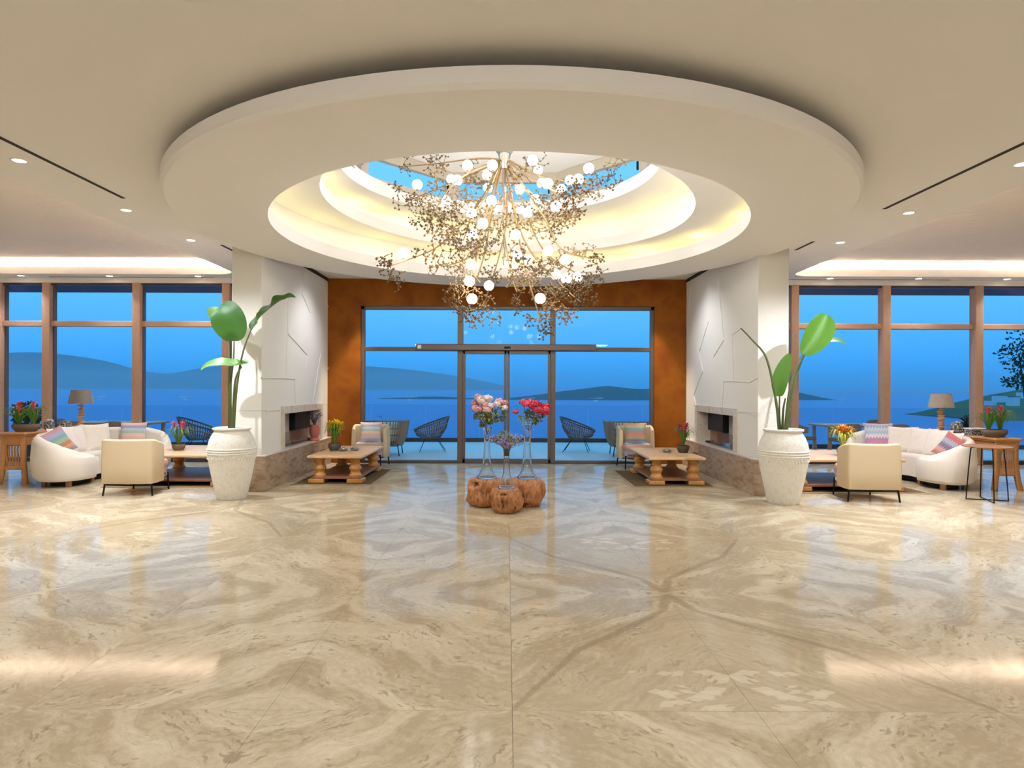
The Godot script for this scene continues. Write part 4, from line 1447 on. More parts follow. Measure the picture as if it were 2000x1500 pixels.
func jar(label: String, pos: Vector3, sc: float) -> void:
	var o := thing("clay_jar", label, "jar", pos)
	var g := Geo.new()
	var pr := [Vector2(0.0, 0.0), Vector2(0.178, 0.0), Vector2(0.178, 0.0), Vector2(0.19, 0.02), Vector2(0.22, 0.16), Vector2(0.258, 0.34), Vector2(0.288, 0.5), Vector2(0.3, 0.585), Vector2(0.302, 0.63), Vector2(0.3, 0.68), Vector2(0.285, 0.76), Vector2(0.258, 0.83), Vector2(0.226, 0.885), Vector2(0.215, 0.905),
		Vector2(0.235, 0.915), Vector2(0.243, 0.928), Vector2(0.238, 0.942), Vector2(0.222, 0.946), Vector2(0.205, 0.935), Vector2(0.195, 0.9), Vector2(0.2, 0.86)]
	g.lathe(pr.map(func(p): return p * sc), 48, Vector3.ZERO, Vector2.ONE, false)
	part(o, "body", g, M.jar_clay)
	for y in [0.605, 0.636, 0.667]:
		g = Geo.new()
		var ring := []
		for j in 13:
			var a := PI * j / 12 - PI / 2
			ring.append(Vector2(0.298 + 0.013 * cos(a), y + 0.011 * sin(a)) * sc)
		g.lathe(ring, 48, Vector3.ZERO, Vector2.ONE, false)
		part(o, "moulded_band", g, M.jar_clay)
	g = Geo.new()
	for k in 44:
		var a := TAU * k / 44
		for j in 2:
			g.ball(Vector3(cos(a + j * 0.07) * 0.294, 0.575 - j * 0.03, sin(a + j * 0.07) * 0.294) * sc, 0.012 * sc, 6, 4, Vector3(1, 1.5, 1))
	part(o, "beaded_frieze", g, M.jar_clay)
	g = Geo.new()
	g.lathe([Vector2(0.2, 0.86) * sc, Vector2(0.1, 0.875) * sc, Vector2(0.0, 0.88) * sc], 24, Vector3.ZERO, Vector2.ONE, false)
	part(o, "soil", g, M.soil)

# ---------------------------------------------------------------- furniture
func armchair(label: String, pos: Vector3, turn: float) -> void:
	var o := thing("armchair", label, "armchair", pos, turn)
	# shell: U in plan, front is +z
	var plan := [Vector2(-0.322, 0.02), Vector2(-0.336, -0.1), Vector2(-0.345, -0.2), Vector2(-0.338, -0.295), Vector2(-0.3, -0.328), Vector2(-0.12, -0.335), Vector2(0.12, -0.335), Vector2(0.3, -0.328), Vector2(0.338, -0.295), Vector2(0.345, -0.2), Vector2(0.336, -0.1), Vector2(0.322, 0.02)]
	var tops := [0.70, 0.735, 0.76, 0.772, 0.774, 0.766, 0.766, 0.774, 0.772, 0.76, 0.735, 0.70]
	var sp := spline(plan, 3)
	var n := sp.size()
	var rings := []
	for k in n:
		var tg: Vector2 = (sp[mini(k + 1, n - 1)] - sp[maxi(k - 1, 0)]).normalized()
		var inn := Vector2(-tg.y, tg.x)
		var f := float(k) / (n - 1) * (tops.size() - 1)
		var h := lerpf(tops[int(f)], tops[mini(int(f) + 1, tops.size() - 1)], f - int(f))
		var ring := PackedVector3Array()
		for q in [[0.0, 0.17], [-0.006, 0.4], [0.002, h - 0.03], [0.018, h - 0.006], [0.035, h], [0.055, h - 0.012], [0.066, h - 0.04], [0.07, 0.3], [0.06, 0.17]]:
			var b: Vector2 = sp[k] + inn * q[0]
			ring.append(Vector3(b.x, q[1], b.y))
		ring.reverse()
		rings.append(ring)
	var g := Geo.new()
	g.loft(rings, true, true, true)
	part(o, "shell", g, M.chair_linen)
	g = Geo.new()
	g.box(Vector3(0, 0.235, 0.02), Vector3(0.5, 0.1, 0.5), 0.03)
	part(o, "seat_base", g, M.seat_stripe)
	# seat cushion with rounded front
	var rr := []
	for y in [[0.27, 0.95], [0.285, 1.0], [0.36, 1.02], [0.42, 1.0], [0.445, 0.95], [0.45, 0.85]]:
		var ring := PackedVector3Array()
		for j in 32:
			var a := TAU * j / 32
			var cx := signf(cos(a)) * pow(absf(cos(a)), 0.45) * 0.262
			var cz := signf(sin(a)) * pow(absf(sin(a)), 0.5) * 0.3 + 0.05
			ring.append(Vector3(cx * y[1], y[0], -(-cz) if false else cz * y[1]))
		ring.reverse()
		rr.append(ring)
	g = Geo.new()
	g.loft(rr, true, true, true)
	part(o, "seat", g, M.seat_stripe)
	for q in [[-0.3, -0.27, -0.03, -0.02], [0.3, -0.27, 0.03, -0.02], [-0.24, 0.27, -0.01, 0.015], [0.24, 0.27, 0.01, 0.015]]:
		g = Geo.new()
		g.tube([Vector3(q[0] + q[2], 0, q[1] + q[3]), Vector3(q[0], 0.25, q[1])], [0.011, 0.014], 8)
		part(o, "leg", g, M.black_metal)
	g = Geo.new()
	g.tube([Vector3(-0.3, 0.15, -0.27), Vector3(0, 0.13, -0.2), Vector3(0.3, 0.15, -0.27)], 0.011, 6)
	part(o, "stretcher", g, M.black_metal)

func pillow(called: String, label: String, pos: Vector3, yaw: float, lean: float, m: Material, sz := 0.44, group := "", roll := 0.0) -> void:
	var o := solo(called, label, "cushion", pillow_geo(sz, sz, 0.15), m, pos, 0.0, group)
	o.basis = Basis(Vector3.UP, yaw) * Basis(Vector3.RIGHT, -lean) * Basis(Vector3.BACK, roll)

func baluster() -> Geo:
	var g := Geo.new()
	var pr := [[0.0, 0.0], [0.098, 0.0], [0.098, 0.0], [0.098, 0.022], [0.098, 0.022], [0.084, 0.03], [0.078, 0.05], [0.07, 0.07], [0.076, 0.085], [0.094, 0.115], [0.096, 0.135], [0.086, 0.16], [0.068, 0.185], [0.064, 0.2], [0.078, 0.208], [0.078, 0.216], [0.068, 0.222], [0.07, 0.245], [0.084, 0.27], [0.104, 0.29], [0.106, 0.3], [0.106, 0.3], [0.0, 0.3]]
	g.lathe(pr.map(func(p): return Vector2(p[0], p[1])), 24)
	return g

func coffee_table(label: String, x0: float, x1: float, d0: float, d1: float, h: float) -> Node3D:
	var o := thing("coffee_table", label, "coffee table", P((x0 + x1) / 2, 0, (d0 + d1) / 2))
	var w := (x1 - x0) / 2
	var l := (d1 - d0) / 2
	var g := Geo.new()
	g.box(Vector3(0, h - 0.02, 0), Vector3(w * 2, 0.04, l * 2), 0.008)
	part(o, "tabletop", g, M.teak_top)
	g = Geo.new()
	g.box(Vector3(0, 0.075, 0), Vector3(w * 2 - 0.1, 0.035, l * 2 - 0.1), 0.006)
	part(o, "shelf", g, M.teak_shelf)
	var lm := baluster().mesh()
	var sc := (h - 0.04 - 0.093) / 0.3
	for sx in [-1, 1]:
		for sz in [-1, 1]:
			piece(o, "leg", lm, M.teak_turned, Vector3(sx * (w - 0.15), 0.093, sz * (l - 0.17)), Basis.from_scale(Vector3(1, sc, 1)))
			g = Geo.new()
			g.box(Vector3(sx * (w - 0.13), 0.03, sz * (l - 0.15)), Vector3(0.24, 0.06, 0.26), 0.008)
			part(o, "foot", g, M.teak_turned)
	return o

func rug(label: String, x0: float, x1: float, d0: float, d1: float) -> void:
	var o := thing("rug", label, "rug", P((x0 + x1) / 2, 0, (d0 + d1) / 2))
	var w := x1 - x0
	var l := d1 - d0
	var g := Geo.new()
	g.box(Vector3(0, 0.005, 0), Vector3(w, 0.01, l), 0.003)
	part(o, "pile", g, M.rug)
	g = Geo.new()
	for s in [-1, 1]:
		g.box(Vector3(s * (w / 2 - 0.01), 0.0065, 0), Vector3(0.022, 0.012, l), 0.003)
		g.box(Vector3(0, 0.0065, s * (l / 2 - 0.01)), Vector3(w, 0.012, 0.022), 0.003)
	part(o, "binding", g, M.rug_edge)

func stump(label: String, pos: Vector3, r: float, h: float, sd: int, knots: Array) -> void:
	var o := thing("wood_stump", label, "stump", pos)
	var nz := noise(sd, 1.0, 3)
	var prof := [[0.7, 0.0], [0.82, 0.04], [0.95, 0.18], [1.0, 0.4], [1.0, 0.62], [0.97, 0.8], [0.9, 0.92], [0.78, 0.985], [0.55, 1.0], [0.0, 1.0]]
	var surf := func(a: float, f: float) -> Vector3:
		var i0 := clampi(int(f), 0, prof.size() - 2)
		var p0: float = lerpf(prof[i0][0], prof[i0 + 1][0], f - i0)
		var p1: float = lerpf(prof[i0][1], prof[i0 + 1][1], f - i0)
		var k := 1.0 + 0.24 * nz.get_noise_3d(cos(a) * 1.3, p1 * 1.4, sin(a) * 1.3) + 0.08 * nz.get_noise_3d(cos(a) * 4.0, p1 * 4.0 + 9.0, sin(a) * 4.0)
		for q in knots:
			var da: float = wrapf(a - q[0], -PI, PI) * r / q[2]
			var df: float = (p1 - q[1]) * h / (q[2] * q[3])
			k -= 0.22 * exp(-(da * da + df * df))
		if p1 >= 0.98 or p1 <= 0.0:
			k = lerpf(1.0, k, 0.6)
		return Vector3(cos(a) * r * p0 * k, p1 * h, -sin(a) * r * p0 * k)
	var rings := []
	for m in 28:
		var ring := PackedVector3Array()
		for j in 72:
			ring.append(surf.call(TAU * j / 72, 9.0 * m / 27.0))
		rings.append(ring)
	var g := Geo.new()
	g.loft(rings, true, true, false)
	part(o, "trunk", g, M.driftwood)
	for q in knots:
		g = Geo.new()
		var fc := 0.0
		for k in prof.size() - 1:
			if q[1] >= prof[k][1] and q[1] < prof[k + 1][1]:
				fc = k + (q[1] - prof[k][1]) / (prof[k + 1][1] - prof[k][1])
		var rows := []
		for m in 5:
			var ring := PackedVector3Array()
			for j in 20:
				var th := TAU * j / 20
				var rad: float = m / 4.0 * q[2] * (0.75 + 0.55 * nz.get_noise_2d(cos(th) * 2.0 + q[0] * 9.0, sin(th) * 2.0))
				var pa: float = q[0] + cos(th) * rad / r
				var want: float = clampf(q[1] + sin(th) * rad * q[3] / h, 0.01, 0.97)
				var ff := 0.0
				for k in prof.size() - 1:
					if want >= prof[k][1] and want < prof[k + 1][1]:
						ff = k + (want - prof[k][1]) / (prof[k + 1][1] - prof[k][1])
				var sp: Vector3 = surf.call(pa, ff)
				ring.append(sp + Vector3(sp.x, 0, sp.z).normalized() * 0.003)
			rows.append(ring)
		g.loft(rows)
		part(o, "dark_hollow", g, M.dark_knot)

func trumpet_vase(label: String, pos: Vector3, h: float, foot: float, neck: float, mouth: float) -> void:
	var g := Geo.new()
	var wall := 0.006
	var pr := [Vector2(foot * 0.96, 0.0), Vector2(foot, 0.006), Vector2(foot * 0.96, 0.016), Vector2(foot * 0.78, 0.04), Vector2(foot * 0.56, 0.1), Vector2(lerpf(neck, foot, 0.16), h * 0.3), Vector2(neck, h * 0.55), Vector2(neck * 1.02, h * 0.8), Vector2(mouth * 0.9, h * 0.94), Vector2(mouth, h)]
	var full := [Vector2(foot * 0.93, 0.004)] + pr
	for k in range(pr.size() - 1, 2, -1):
		full.append(Vector2(maxf(0.002, pr[k].x - wall), pr[k].y - (0.0 if k == pr.size() - 1 else 0.002)))
	full.append(Vector2(foot * 0.93, 0.004))
	g.lathe(full, 32, Vector3.ZERO, Vector2.ONE, false)
	var o := thing("glass_vase", label, "vase", pos)
	part(o, "body", g, M.vase_glass)

func bloom(o: Node3D, c: Vector3, r: float, m: Material, n := 70) -> void:
	var g := Geo.new()
	for k in n:
		var z := 1.0 - 1.7 * (k + 0.5) / n
		var a := k * 2.399 + rng.randf() * 0.6
		var q := sqrt(maxf(0.0, 1.0 - z * z))
		var dir := Vector3(cos(a) * q, z, sin(a) * q)
		var p := c + dir * Vector3(1.12, 0.8, 1.12) * r * rng.randf_range(0.55, 1.15)
		var t := dir.cross(Vector3(0.3, 0.9, 0.2)).normalized()
		var b := dir.cross(t)
		for j in 5:
			var th := TAU * j / 5 + a
			var e := (t * cos(th) + b * sin(th))
			blade(g, [p - dir * 0.003, p + e * 0.009 + dir * 0.004, p + e * 0.02 + dir * 0.001], 0.017, 0.2, dir, 2)
	part(o, "bloom", g, m)

func leaves_cluster(o: Node3D, c: Vector3, sx: float, sy: float, n: int, m: Material, sz := 0.05) -> void:
	var g := Geo.new()
	for k in n:
		var v := Vector3(rng.randfn(), rng.randfn(), rng.randfn()).normalized() * pow(rng.randf(), 0.4)
		var p := c + Vector3(v.x * sx, v.y * sy, v.z * sx)
		var dir := (v + Vector3(rng.randfn(), rng.randfn(), rng.randfn()) * 0.5).normalized()
		blade(g, [p, p + dir * sz * 0.5, p + dir * sz], sz * 0.7, 0.2, Vector3(rng.randfn(), 1.0, rng.randfn()), 1)
	part(o, "foliage", g, m)

func build_centre() -> void:
	# stumps
	stump("broad driftwood stump carrying the vase of blush flowers", P(-0.255, 0, 7.72), 0.235, 0.345, 61, [[4.05, 0.84, 0.085, 0.45], [5.3, 0.36, 0.05, 0.7]])
	stump("broad driftwood stump carrying the vase of red flowers", P(0.245, 0, 7.72), 0.23, 0.345, 64, [[4.6, 0.1, 0.07, 0.5], [5.9, 0.5, 0.03, 2.2]])
	stump("small round driftwood stump carrying the vase of lavender", P(0.0, 0, 7.3), 0.18, 0.29, 67, [[4.45, 0.42, 0.014, 5.0], [4.15, 0.42, 0.012, 3.0], [5.4, 0.2, 0.02, 2.0], [4.5, 0.8, 0.05, 0.25]])
	trumpet_vase("tall clear trumpet vase holding blush flowers", P(-0.25, 0.345, 7.72), 0.64, 0.13, 0.038, 0.06)
	trumpet_vase("tall clear trumpet vase holding red flowers", P(0.26, 0.345, 7.72), 0.7, 0.13, 0.044, 0.075)
	trumpet_vase("short clear trumpet vase holding lavender", P(0.0, 0.29, 7.3), 0.52, 0.11, 0.034, 0.055)
	rng.seed = 33
	var o := thing("flower_bouquet", "blush pink and white hydrangea bouquet in the tall clear vase", "flowers", P(-0.25, 0.9, 7.72))
	var L := o.position
	leaves_cluster(o, at(948, 808, 7.7) - L, 0.16, 0.09, 100, M.leaf_sage, 0.06)
	leaves_cluster(o, at(950, 822, 7.7) - L, 0.1, 0.06, 40, M.leaf_sage, 0.06)
	leaves_cluster(o, at(978, 810, 7.7) - L, 0.07, 0.07, 34, M.leaf_sage, 0.055)
	leaves_cluster(o, at(955, 812, 7.62) - L, 0.14, 0.06, 26, M.leaf_yellow, 0.045)
	for b in [[936, 777, 7.7, 0.055, "petal_blush"], [952, 779, 7.75, 0.055, "petal_white"], [928, 788, 7.72, 0.045, "petal_rose"], [945, 790, 7.62, 0.06, "petal_blush"], [958, 793, 7.65, 0.045, "petal_white"], [976, 785, 7.72, 0.055, "petal_blush"], [984, 797, 7.7, 0.04, "petal_white"], [935, 800, 7.6, 0.045, "petal_rose"], [970, 790, 7.64, 0.04, "petal_white"], [928, 797, 7.66, 0.04, "petal_blush"], [951, 800, 7.56, 0.045, "petal_blush"], [985, 787, 7.74, 0.04, "petal_rose"], [940, 783, 7.6, 0.045, "petal_white"]]:
		bloom(o, at(b[0], b[1], b[2]) - L, b[3], M[b[4]])
	stalks(o, [[936, 780], [952, 782], [976, 790], [945, 795]], [951, 850], 7.72)
	o = thing("flower_bouquet", "coral and red geranium bouquet in the tall clear vase", "flowers", P(0.26, 0.95, 7.72))
	L = o.position
	leaves_cluster(o, at(1042, 810, 7.7) - L, 0.12, 0.1, 80, M.leaf_sage, 0.06)
	leaves_cluster(o, at(1050, 813, 7.66) - L, 0.09, 0.07, 30, M.leaf_yellow, 0.05)
	leaves_cluster(o, at(1018, 815, 7.7) - L, 0.06, 0.03, 14, M.leaf_yellow)
	for b in [[1022, 786, 7.7, 0.045, "petal_coral"], [1034, 786, 7.65, 0.05, "petal_coral"], [1047, 789, 7.62, 0.055, "petal_red"], [1058, 795, 7.68, 0.05, "petal_red"], [1067, 794, 7.72, 0.045, "petal_red"], [1064, 806, 7.66, 0.05, "petal_red"], [1048, 799, 7.6, 0.045, "petal_coral"], [1007, 804, 7.7, 0.028, "petal_coral"], [1028, 789, 7.58, 0.045, "petal_coral"], [1040, 792, 7.58, 0.045, "petal_red"], [1056, 803, 7.6, 0.045, "petal_red"], [1066, 800, 7.62, 0.04, "petal_coral"]]:
		bloom(o, at(b[0], b[1], b[2]) - L, b[3], M[b[4]])
	stalks(o, [[1022, 790], [1034, 790], [1058, 800], [1007, 807]], [1033, 842], 7.72)
	o = thing("flower_bouquet", "lavender bouquet with lime leaves in the short clear vase", "flowers", P(0.0, 0.72, 7.3))
	lavender_sprigs(o, 70, 0.27, 0.24, M.lavender, M.stem_green, 35)
	L = o.position
	leaves_cluster(o, at(990, 857, 7.3) - L, 0.13, 0.05, 60, M.leaf_yellow, 0.04)
	leaves_cluster(o, at(988, 850, 7.3) - L, 0.08, 0.05, 30, M.leaf_bright, 0.045)
	var g := Geo.new()
	g.lathe([Vector2(0.0, -0.05), Vector2(0.03, -0.05), Vector2(0.032, 0.03), Vector2(0.0, 0.04)], 14)
	part(o, "moss_ball", g, M.stem_dark)
	# tables, rugs, chairs in front of the fireplaces
	rug("brown woven rug under the table with yellow bromeliad", -3.26, -2.04, 9.2, 10.95)
	rug("brown woven rug under the table with crimson bromeliad", 1.9, 3.14, 9.1, 10.88)
	var y := 0.012
	var t := coffee_table("teak coffee table with turned legs bearing a yellow bromeliad", -3.05, -2.2, 9.3, 10.9, 0.42)
	t.position.y = y
	t = coffee_table("teak coffee table with turned legs bearing a crimson bromeliad", 2.16, 3.02, 9.23, 10.77, 0.42)
	t.position.y = y
	var top := 0.432
	potted_bromeliad("yellow bromeliad in a dark bowl on a teak coffee table", P(-2.85, top, 10.1), 0.105, 0.12, 0.44, 0.22, M.bract_yellow, M.leaf_bright, M.pot_dark, 201, 5, true)
	potted_bromeliad("crimson bromeliad in a dark pot on a teak coffee table", P(2.88, top, 9.95), 0.1, 0.12, 0.42, 0.24, M.bract_crimson, M.leaf_bright, M.pot_dark, 203, 2)
	for q in [[-2.68, 10.0, "silver tray ashtray beside the yellow bromeliad"], [-2.52, 10.1, "silver lidded ashtray beyond the tray by the yellow bromeliad"], [2.63, 10.0, "silver ashtray beside the crimson bromeliad"]]:
		var a := thing("ashtray", q[2], "ashtray", P(q[0], top, q[1]))
		g = Geo.new()
		g.lathe([Vector2(0.0, 0.0), Vector2(0.06, 0.0), Vector2(0.08, 0.03), Vector2(0.082, 0.034), Vector2(0.076, 0.034), Vector2(0.06, 0.014), Vector2(0.0, 0.012)], 20)
		part(a, "dish", g, M.silver)
		g = Geo.new()
		g.lathe([Vector2(0.03, 0.015), Vector2(0.05, 0.04), Vector2(0.02, 0.055), Vector2(0.0, 0.056)], 16)
		part(a, "lid", g, M.chrome)
	armchair("white linen armchair facing the room near the yellow bromeliad table", P(-2.56, 0, 11.36), 0.06)
	armchair("white linen armchair facing the room near the crimson bromeliad table", P(2.42, 0, 11.34), -0.05)
	pillow("striped_pillow", "pastel striped pillow on the armchair near the yellow bromeliad", P(-2.56, 0.63, 11.47), 0.06, 0.2, M.stripe_pastel, 0.4)
	pillow("striped_pillow", "warm striped pillow on the armchair near the crimson bromeliad", P(2.42, 0.63, 11.45), -0.05, 0.2, M.stripe_warm, 0.4)
	# jars with strelitzias by the pillars
	jar("white clay floor jar with ribbed bands below the torn banana leaf", P(-3.66, 0, 8.12), 1.0)
	jar("white clay floor jar with ribbed bands below the half lit leaf", P(3.6, 0, 7.93), 1.02)
	o = thing("banana_plant", "bird of paradise plant with a torn leaf over the fin wall", "plant", P(-3.66, 0.88, 8.12))
	paddle_leaf(o, [[452, 842], [450, 760], [456, 700], [457, 664]], [[457, 666], [452, 640, 8.05], [440, 612, 8.0], [428, 600, 8.05]], 8.12, 62, Vector3(0.25, 0.2, 1), M.leaf_deep, 0.3)
	paddle_leaf(o, [[448, 842], [447, 740], [448, 690], [446, 650]], [[446, 655], [432, 632, 8.2], [420, 612, 8.2], [414, 600, 8.25]], 8.2, 34, Vector3(0.6, 0.4, 0.8), M.leaf_pale, 0.4)
	paddle_leaf(o, [[456, 842], [462, 760], [474, 690], [491, 642]], [[491, 645], [506, 622, 8.0], [530, 600, 7.95], [556, 583, 7.95], [578, 581, 8.0]], 8.0, 30, Vector3(0.2, 1, 0.5), M.leaf_deep, 0.5, 0.12)
	paddle_leaf(o, [[454, 842], [456, 790], [460, 740], [472, 716]], [[486, 708, 8.0], [460, 710, 8.0], [430, 708, 7.95], [408, 712, 7.95], [392, 722, 7.95]], 8.0, 34, Vector3(0.0, 1, 0.55), M.leaf_bright, 0.15)
	o = thing("banana_plant", "bird of paradise plant with a tall half lit leaf and a bare stalk", "plant", P(3.6, 0.9, 7.93))
	paddle_leaf(o, [[1522, 846], [1515, 780], [1497, 700], [1470, 665], [1447, 641]], [], 7.9, 0, Vector3.UP, M.leaf_deep)
	paddle_leaf(o, [[1524, 846], [1522, 810], [1523, 772]], [[1523, 774], [1522, 752], [1530, 722], [1543, 690]], 7.93, 30, Vector3(-0.5, 0.3, 1), M.leaf_bright, 0.2)
	paddle_leaf(o, [[1533, 846], [1541, 770], [1552, 725], [1568, 690]], [[1567, 692], [1585, 665], [1602, 637], [1613, 614]], 7.85, 52, Vector3(-0.1, 0.05, 1), M.leaf_bright, 0.75)
	paddle_leaf(o, [[1536, 846], [1548, 770], [1560, 720], [1580, 680], [1612, 668]], [[1612, 667], [1628, 664], [1642, 666], [1653, 672]], 8.1, 16, Vector3(0, 1, 0.8), M.leaf_deep, 0.2)
	paddle_leaf(o, [[1528, 846], [1530, 800], [1534, 778]], [], 7.9, 0, Vector3.UP, M.leaf_deep)

func stalks(o: Node3D, tips: Array, foot: Array, d: float) -> void:
	var g := Geo.new()
	for t in tips:
		var a := at(foot[0], foot[1], d) - o.position
		var b := at(t[0], t[1], d) - o.position
		g.tube([a, a.lerp(b, 0.5) + Vector3(0, 0.02, 0), b], 0.004, 5)
	part(o, "stalks", g, M.stem_green)

# ---------------------------------------------------------------- side lounges
func sofa(label: String, s: float, kx: float, dd: float) -> void:
	var o := thing("curved_sofa", label, "sofa")
	var outer := [Vector2(6.24, 9.3), Vector2(6.3, 8.98), Vector2(6.55, 8.79), Vector2(6.92, 8.84), Vector2(7.2, 9.12), Vector2(7.31, 9.6), Vector2(7.27, 10.1), Vector2(7.06, 10.5), Vector2(6.7, 10.72), Vector2(6.3, 10.78), Vector2(5.95, 10.74), Vector2(5.78, 10.6), Vector2(5.76, 10.4)]
	var hs := [0.43, 0.52, 0.63, 0.72, 0.765, 0.775, 0.775, 0.775, 0.775, 0.76, 0.69, 0.58, 0.47]
	var fix := func(p: Vector2) -> Vector2: return Vector2(s * (6.28 + (p.x - 6.28) * kx), p.y + dd)
	var pts := spline(outer, 5)
	var n := pts.size()
	var rings := []
	var inner := []
	for k in n:
		var tg: Vector2 = (pts[mini(k + 1, n - 1)] - pts[maxi(k - 1, 0)]).normalized()
		var inn := Vector2(-tg.y, tg.x)
		var f := float(k) / (n - 1) * (hs.size() - 1)
		var h := lerpf(hs[int(f)], hs[mini(int(f) + 1, hs.size() - 1)], f - int(f))
		var ring := PackedVector3Array()
		for q in [[0.05, 0.09], [0.01, 0.14], [-0.015, 0.3], [-0.02, 0.42], [0.0, h - 0.09], [0.03, h - 0.03], [0.07, h], [0.12, h - 0.012], [0.16, h - 0.06], [0.18, h * 0.5 + 0.1], [0.18, 0.3], [0.16, 0.09]]:
			var b: Vector2 = fix.call(pts[k] + inn * q[0])
			ring.append(P(b.x, minf(q[1], h), b.y))
		if s > 0:
			ring.reverse()
		rings.append(ring)
		inner.append(fix.call(pts[k] + inn * 0.12))
	var g := Geo.new()
	g.loft(rings, true, true, true)
	part(o, "back_shell", g, M.sofa_fabric)
	var front := [Vector2(5.78, 10.12), Vector2(6.0, 10.08), Vector2(6.25, 10.0), Vector2(6.42, 9.85), Vector2(6.48, 9.65), Vector2(6.42, 9.45), Vector2(6.26, 9.3)]
	front = spline(front, 4)
	var plan := inner.duplicate()
	for q in front:
		plan.append(fix.call(q))
	var poly := PackedVector2Array(plan)
	var off := func(v: float): return Array(Geometry2D.offset_polygon(poly, v, Geometry2D.JOIN_ROUND)[0])
	g = Geo.new()
	g.prism(plan, 0.1, 0.405)
	g.prism(off.call(-0.012), 0.405, 0.42)
	g.prism(off.call(-0.03), 0.42, 0.43)
	part(o, "seat", g, M.sofa_fabric)
	g = Geo.new()
	g.prism(off.call(-0.09), 0.012, 0.1)
	part(o, "plinth", g, M.black_metal)
	for q in [Vector2(6.9, 9.0), Vector2(6.45, 8.95), Vector2(7.05, 10.2), Vector2(6.0, 10.5), Vector2(6.5, 9.5)]:
		var b: Vector2 = fix.call(q)
		g = Geo.new()
		g.box(P(b.x, 0.05, b.y), Vector3(0.06, 0.1, 0.06), 0.004)
		part(o, "foot", g, M.teak_shelf)

func console(label: String, x0: float, x1: float, d0: float, d1: float, h: float) -> void:
	var o := thing("console_table", label, "console table", P((x0 + x1) / 2, 0, (d0 + d1) / 2))
	var w := (x1 - x0) / 2
	var l := (d1 - d0) / 2
	var g := Geo.new()
	g.box(Vector3(0, h - 0.018, 0), Vector3(w * 2, 0.036, l * 2), 0.01)
	g.box(Vector3(0, h - 0.047, 0), Vector3(w * 2 - 0.03, 0.022, l * 2 - 0.03), 0.006)
	part(o, "top", g, M.oak_console)
	g = Geo.new()
	g.box(Vector3(0, h - 0.125, 0), Vector3(w * 2 - 0.08, 0.135, l * 2 - 0.08), 0.005)
	part(o, "apron", g, M.oak_console)
	for sz in [-1, 1]:
		g = Geo.new()
		g.box(Vector3(0, h - 0.125, sz * (l - 0.04)), Vector3(w * 2 - 0.16, 0.095, 0.012), 0.004)
		part(o, "panel", g, M.oak_console)
		g = Geo.new()
		g.box(Vector3(0, 0.24, sz * (l - 0.06)), Vector3(w * 2 - 0.1, 0.05, 0.03), 0.005)
		part(o, "lower_rail", g, M.oak_console)
		for k in 6:
			g = Geo.new()
			var x := -w + 0.1 + (w * 2 - 0.2) * k / 5.0
			var pts := []
			for j in 6:
				var t := j / 5.0
				pts.append(Vector3(x + 0.012 * sin(t * PI * 2.0), 0.26 + t * (h - 0.45), sz * (l - 0.06)))
			for j in 5:
				var a: Vector3 = pts[j]
				var b: Vector3 = pts[j + 1]
				var ax := (b - a).normalized()
				g.box((a + b) / 2, Vector3(0.026, (b - a).length() + 0.004, 0.018), 0.003, Basis(Vector3.BACK.cross(ax).normalized() * -1.0, ax, Vector3.BACK))
			part(o, "slat", g, M.oak_console)
		for sx in [-1, 1]:
			g = Geo.new()
			var rings := []
			for j in 8:
				var t := j / 7.0
				var out := 0.05 * pow(1.0 - t, 2.0) - 0.012 * sin(t * PI)
				var r := 0.028
				var cx: float = sx * (w - 0.06 + out)
				var cz: float = sz * (l - 0.06 + out * 0.5)
				var ring := PackedVector3Array()
				for q in [Vector2(-1, 1), Vector2(1, 1), Vector2(1, -1), Vector2(-1, -1)]:
					ring.append(Vector3(cx + q.x * r, t * (h - 0.06), cz + q.y * r))
				rings.append(ring)
			g.loft(rings, true, true, true)
			part(o, "leg", g, M.oak_console)

func pebble_lamp(label: String, pos: Vector3, shade: Material, sd: int, even: bool) -> void:
	var o := thing("table_lamp", label, "lamp", pos)
	rng.seed = sd
	var g := Geo.new()
	g.box(Vector3(0, 0.012, 0), Vector3(0.15, 0.024, 0.15), 0.004)
	part(o, "base", g, M.teak_turned)
	var y := 0.024
	for k in 11:
		var hh := rng.randf_range(0.014, 0.02)
		var r := rng.randf_range(0.045, 0.062) if even else rng.randf_range(0.03, 0.06)
		var j := Vector3(rng.randfn() * 0.008, 0, rng.randfn() * 0.008) if even else Vector3(rng.randfn() * 0.018, 0, rng.randfn() * 0.014)
		g = Geo.new()
		g.ball(j + Vector3(0, y + hh, 0), 1.0, 12, 8, Vector3(r, hh * 1.12, r * 0.85))
		y += hh * 1.9
		part(o, "stone", g, M.pebble if rng.randf() < 0.6 else M.pebble_pale)
	g = Geo.new()
	g.tube([Vector3(0, 0.02, 0), Vector3(0, 0.62, 0)], 0.008, 8)
	part(o, "rod", g, M.bronze)
	g = Geo.new()
	g.lathe([Vector2(0.192, 0.4), Vector2(0.142, 0.635), Vector2(0.142, 0.635), Vector2(0.138, 0.635), Vector2(0.138, 0.635), Vector2(0.188, 0.4), Vector2(0.188, 0.4), Vector2(0.192, 0.4)], 32, Vector3.ZERO, Vector2.ONE, false)
	part(o, "lamp_shade", g, shade)

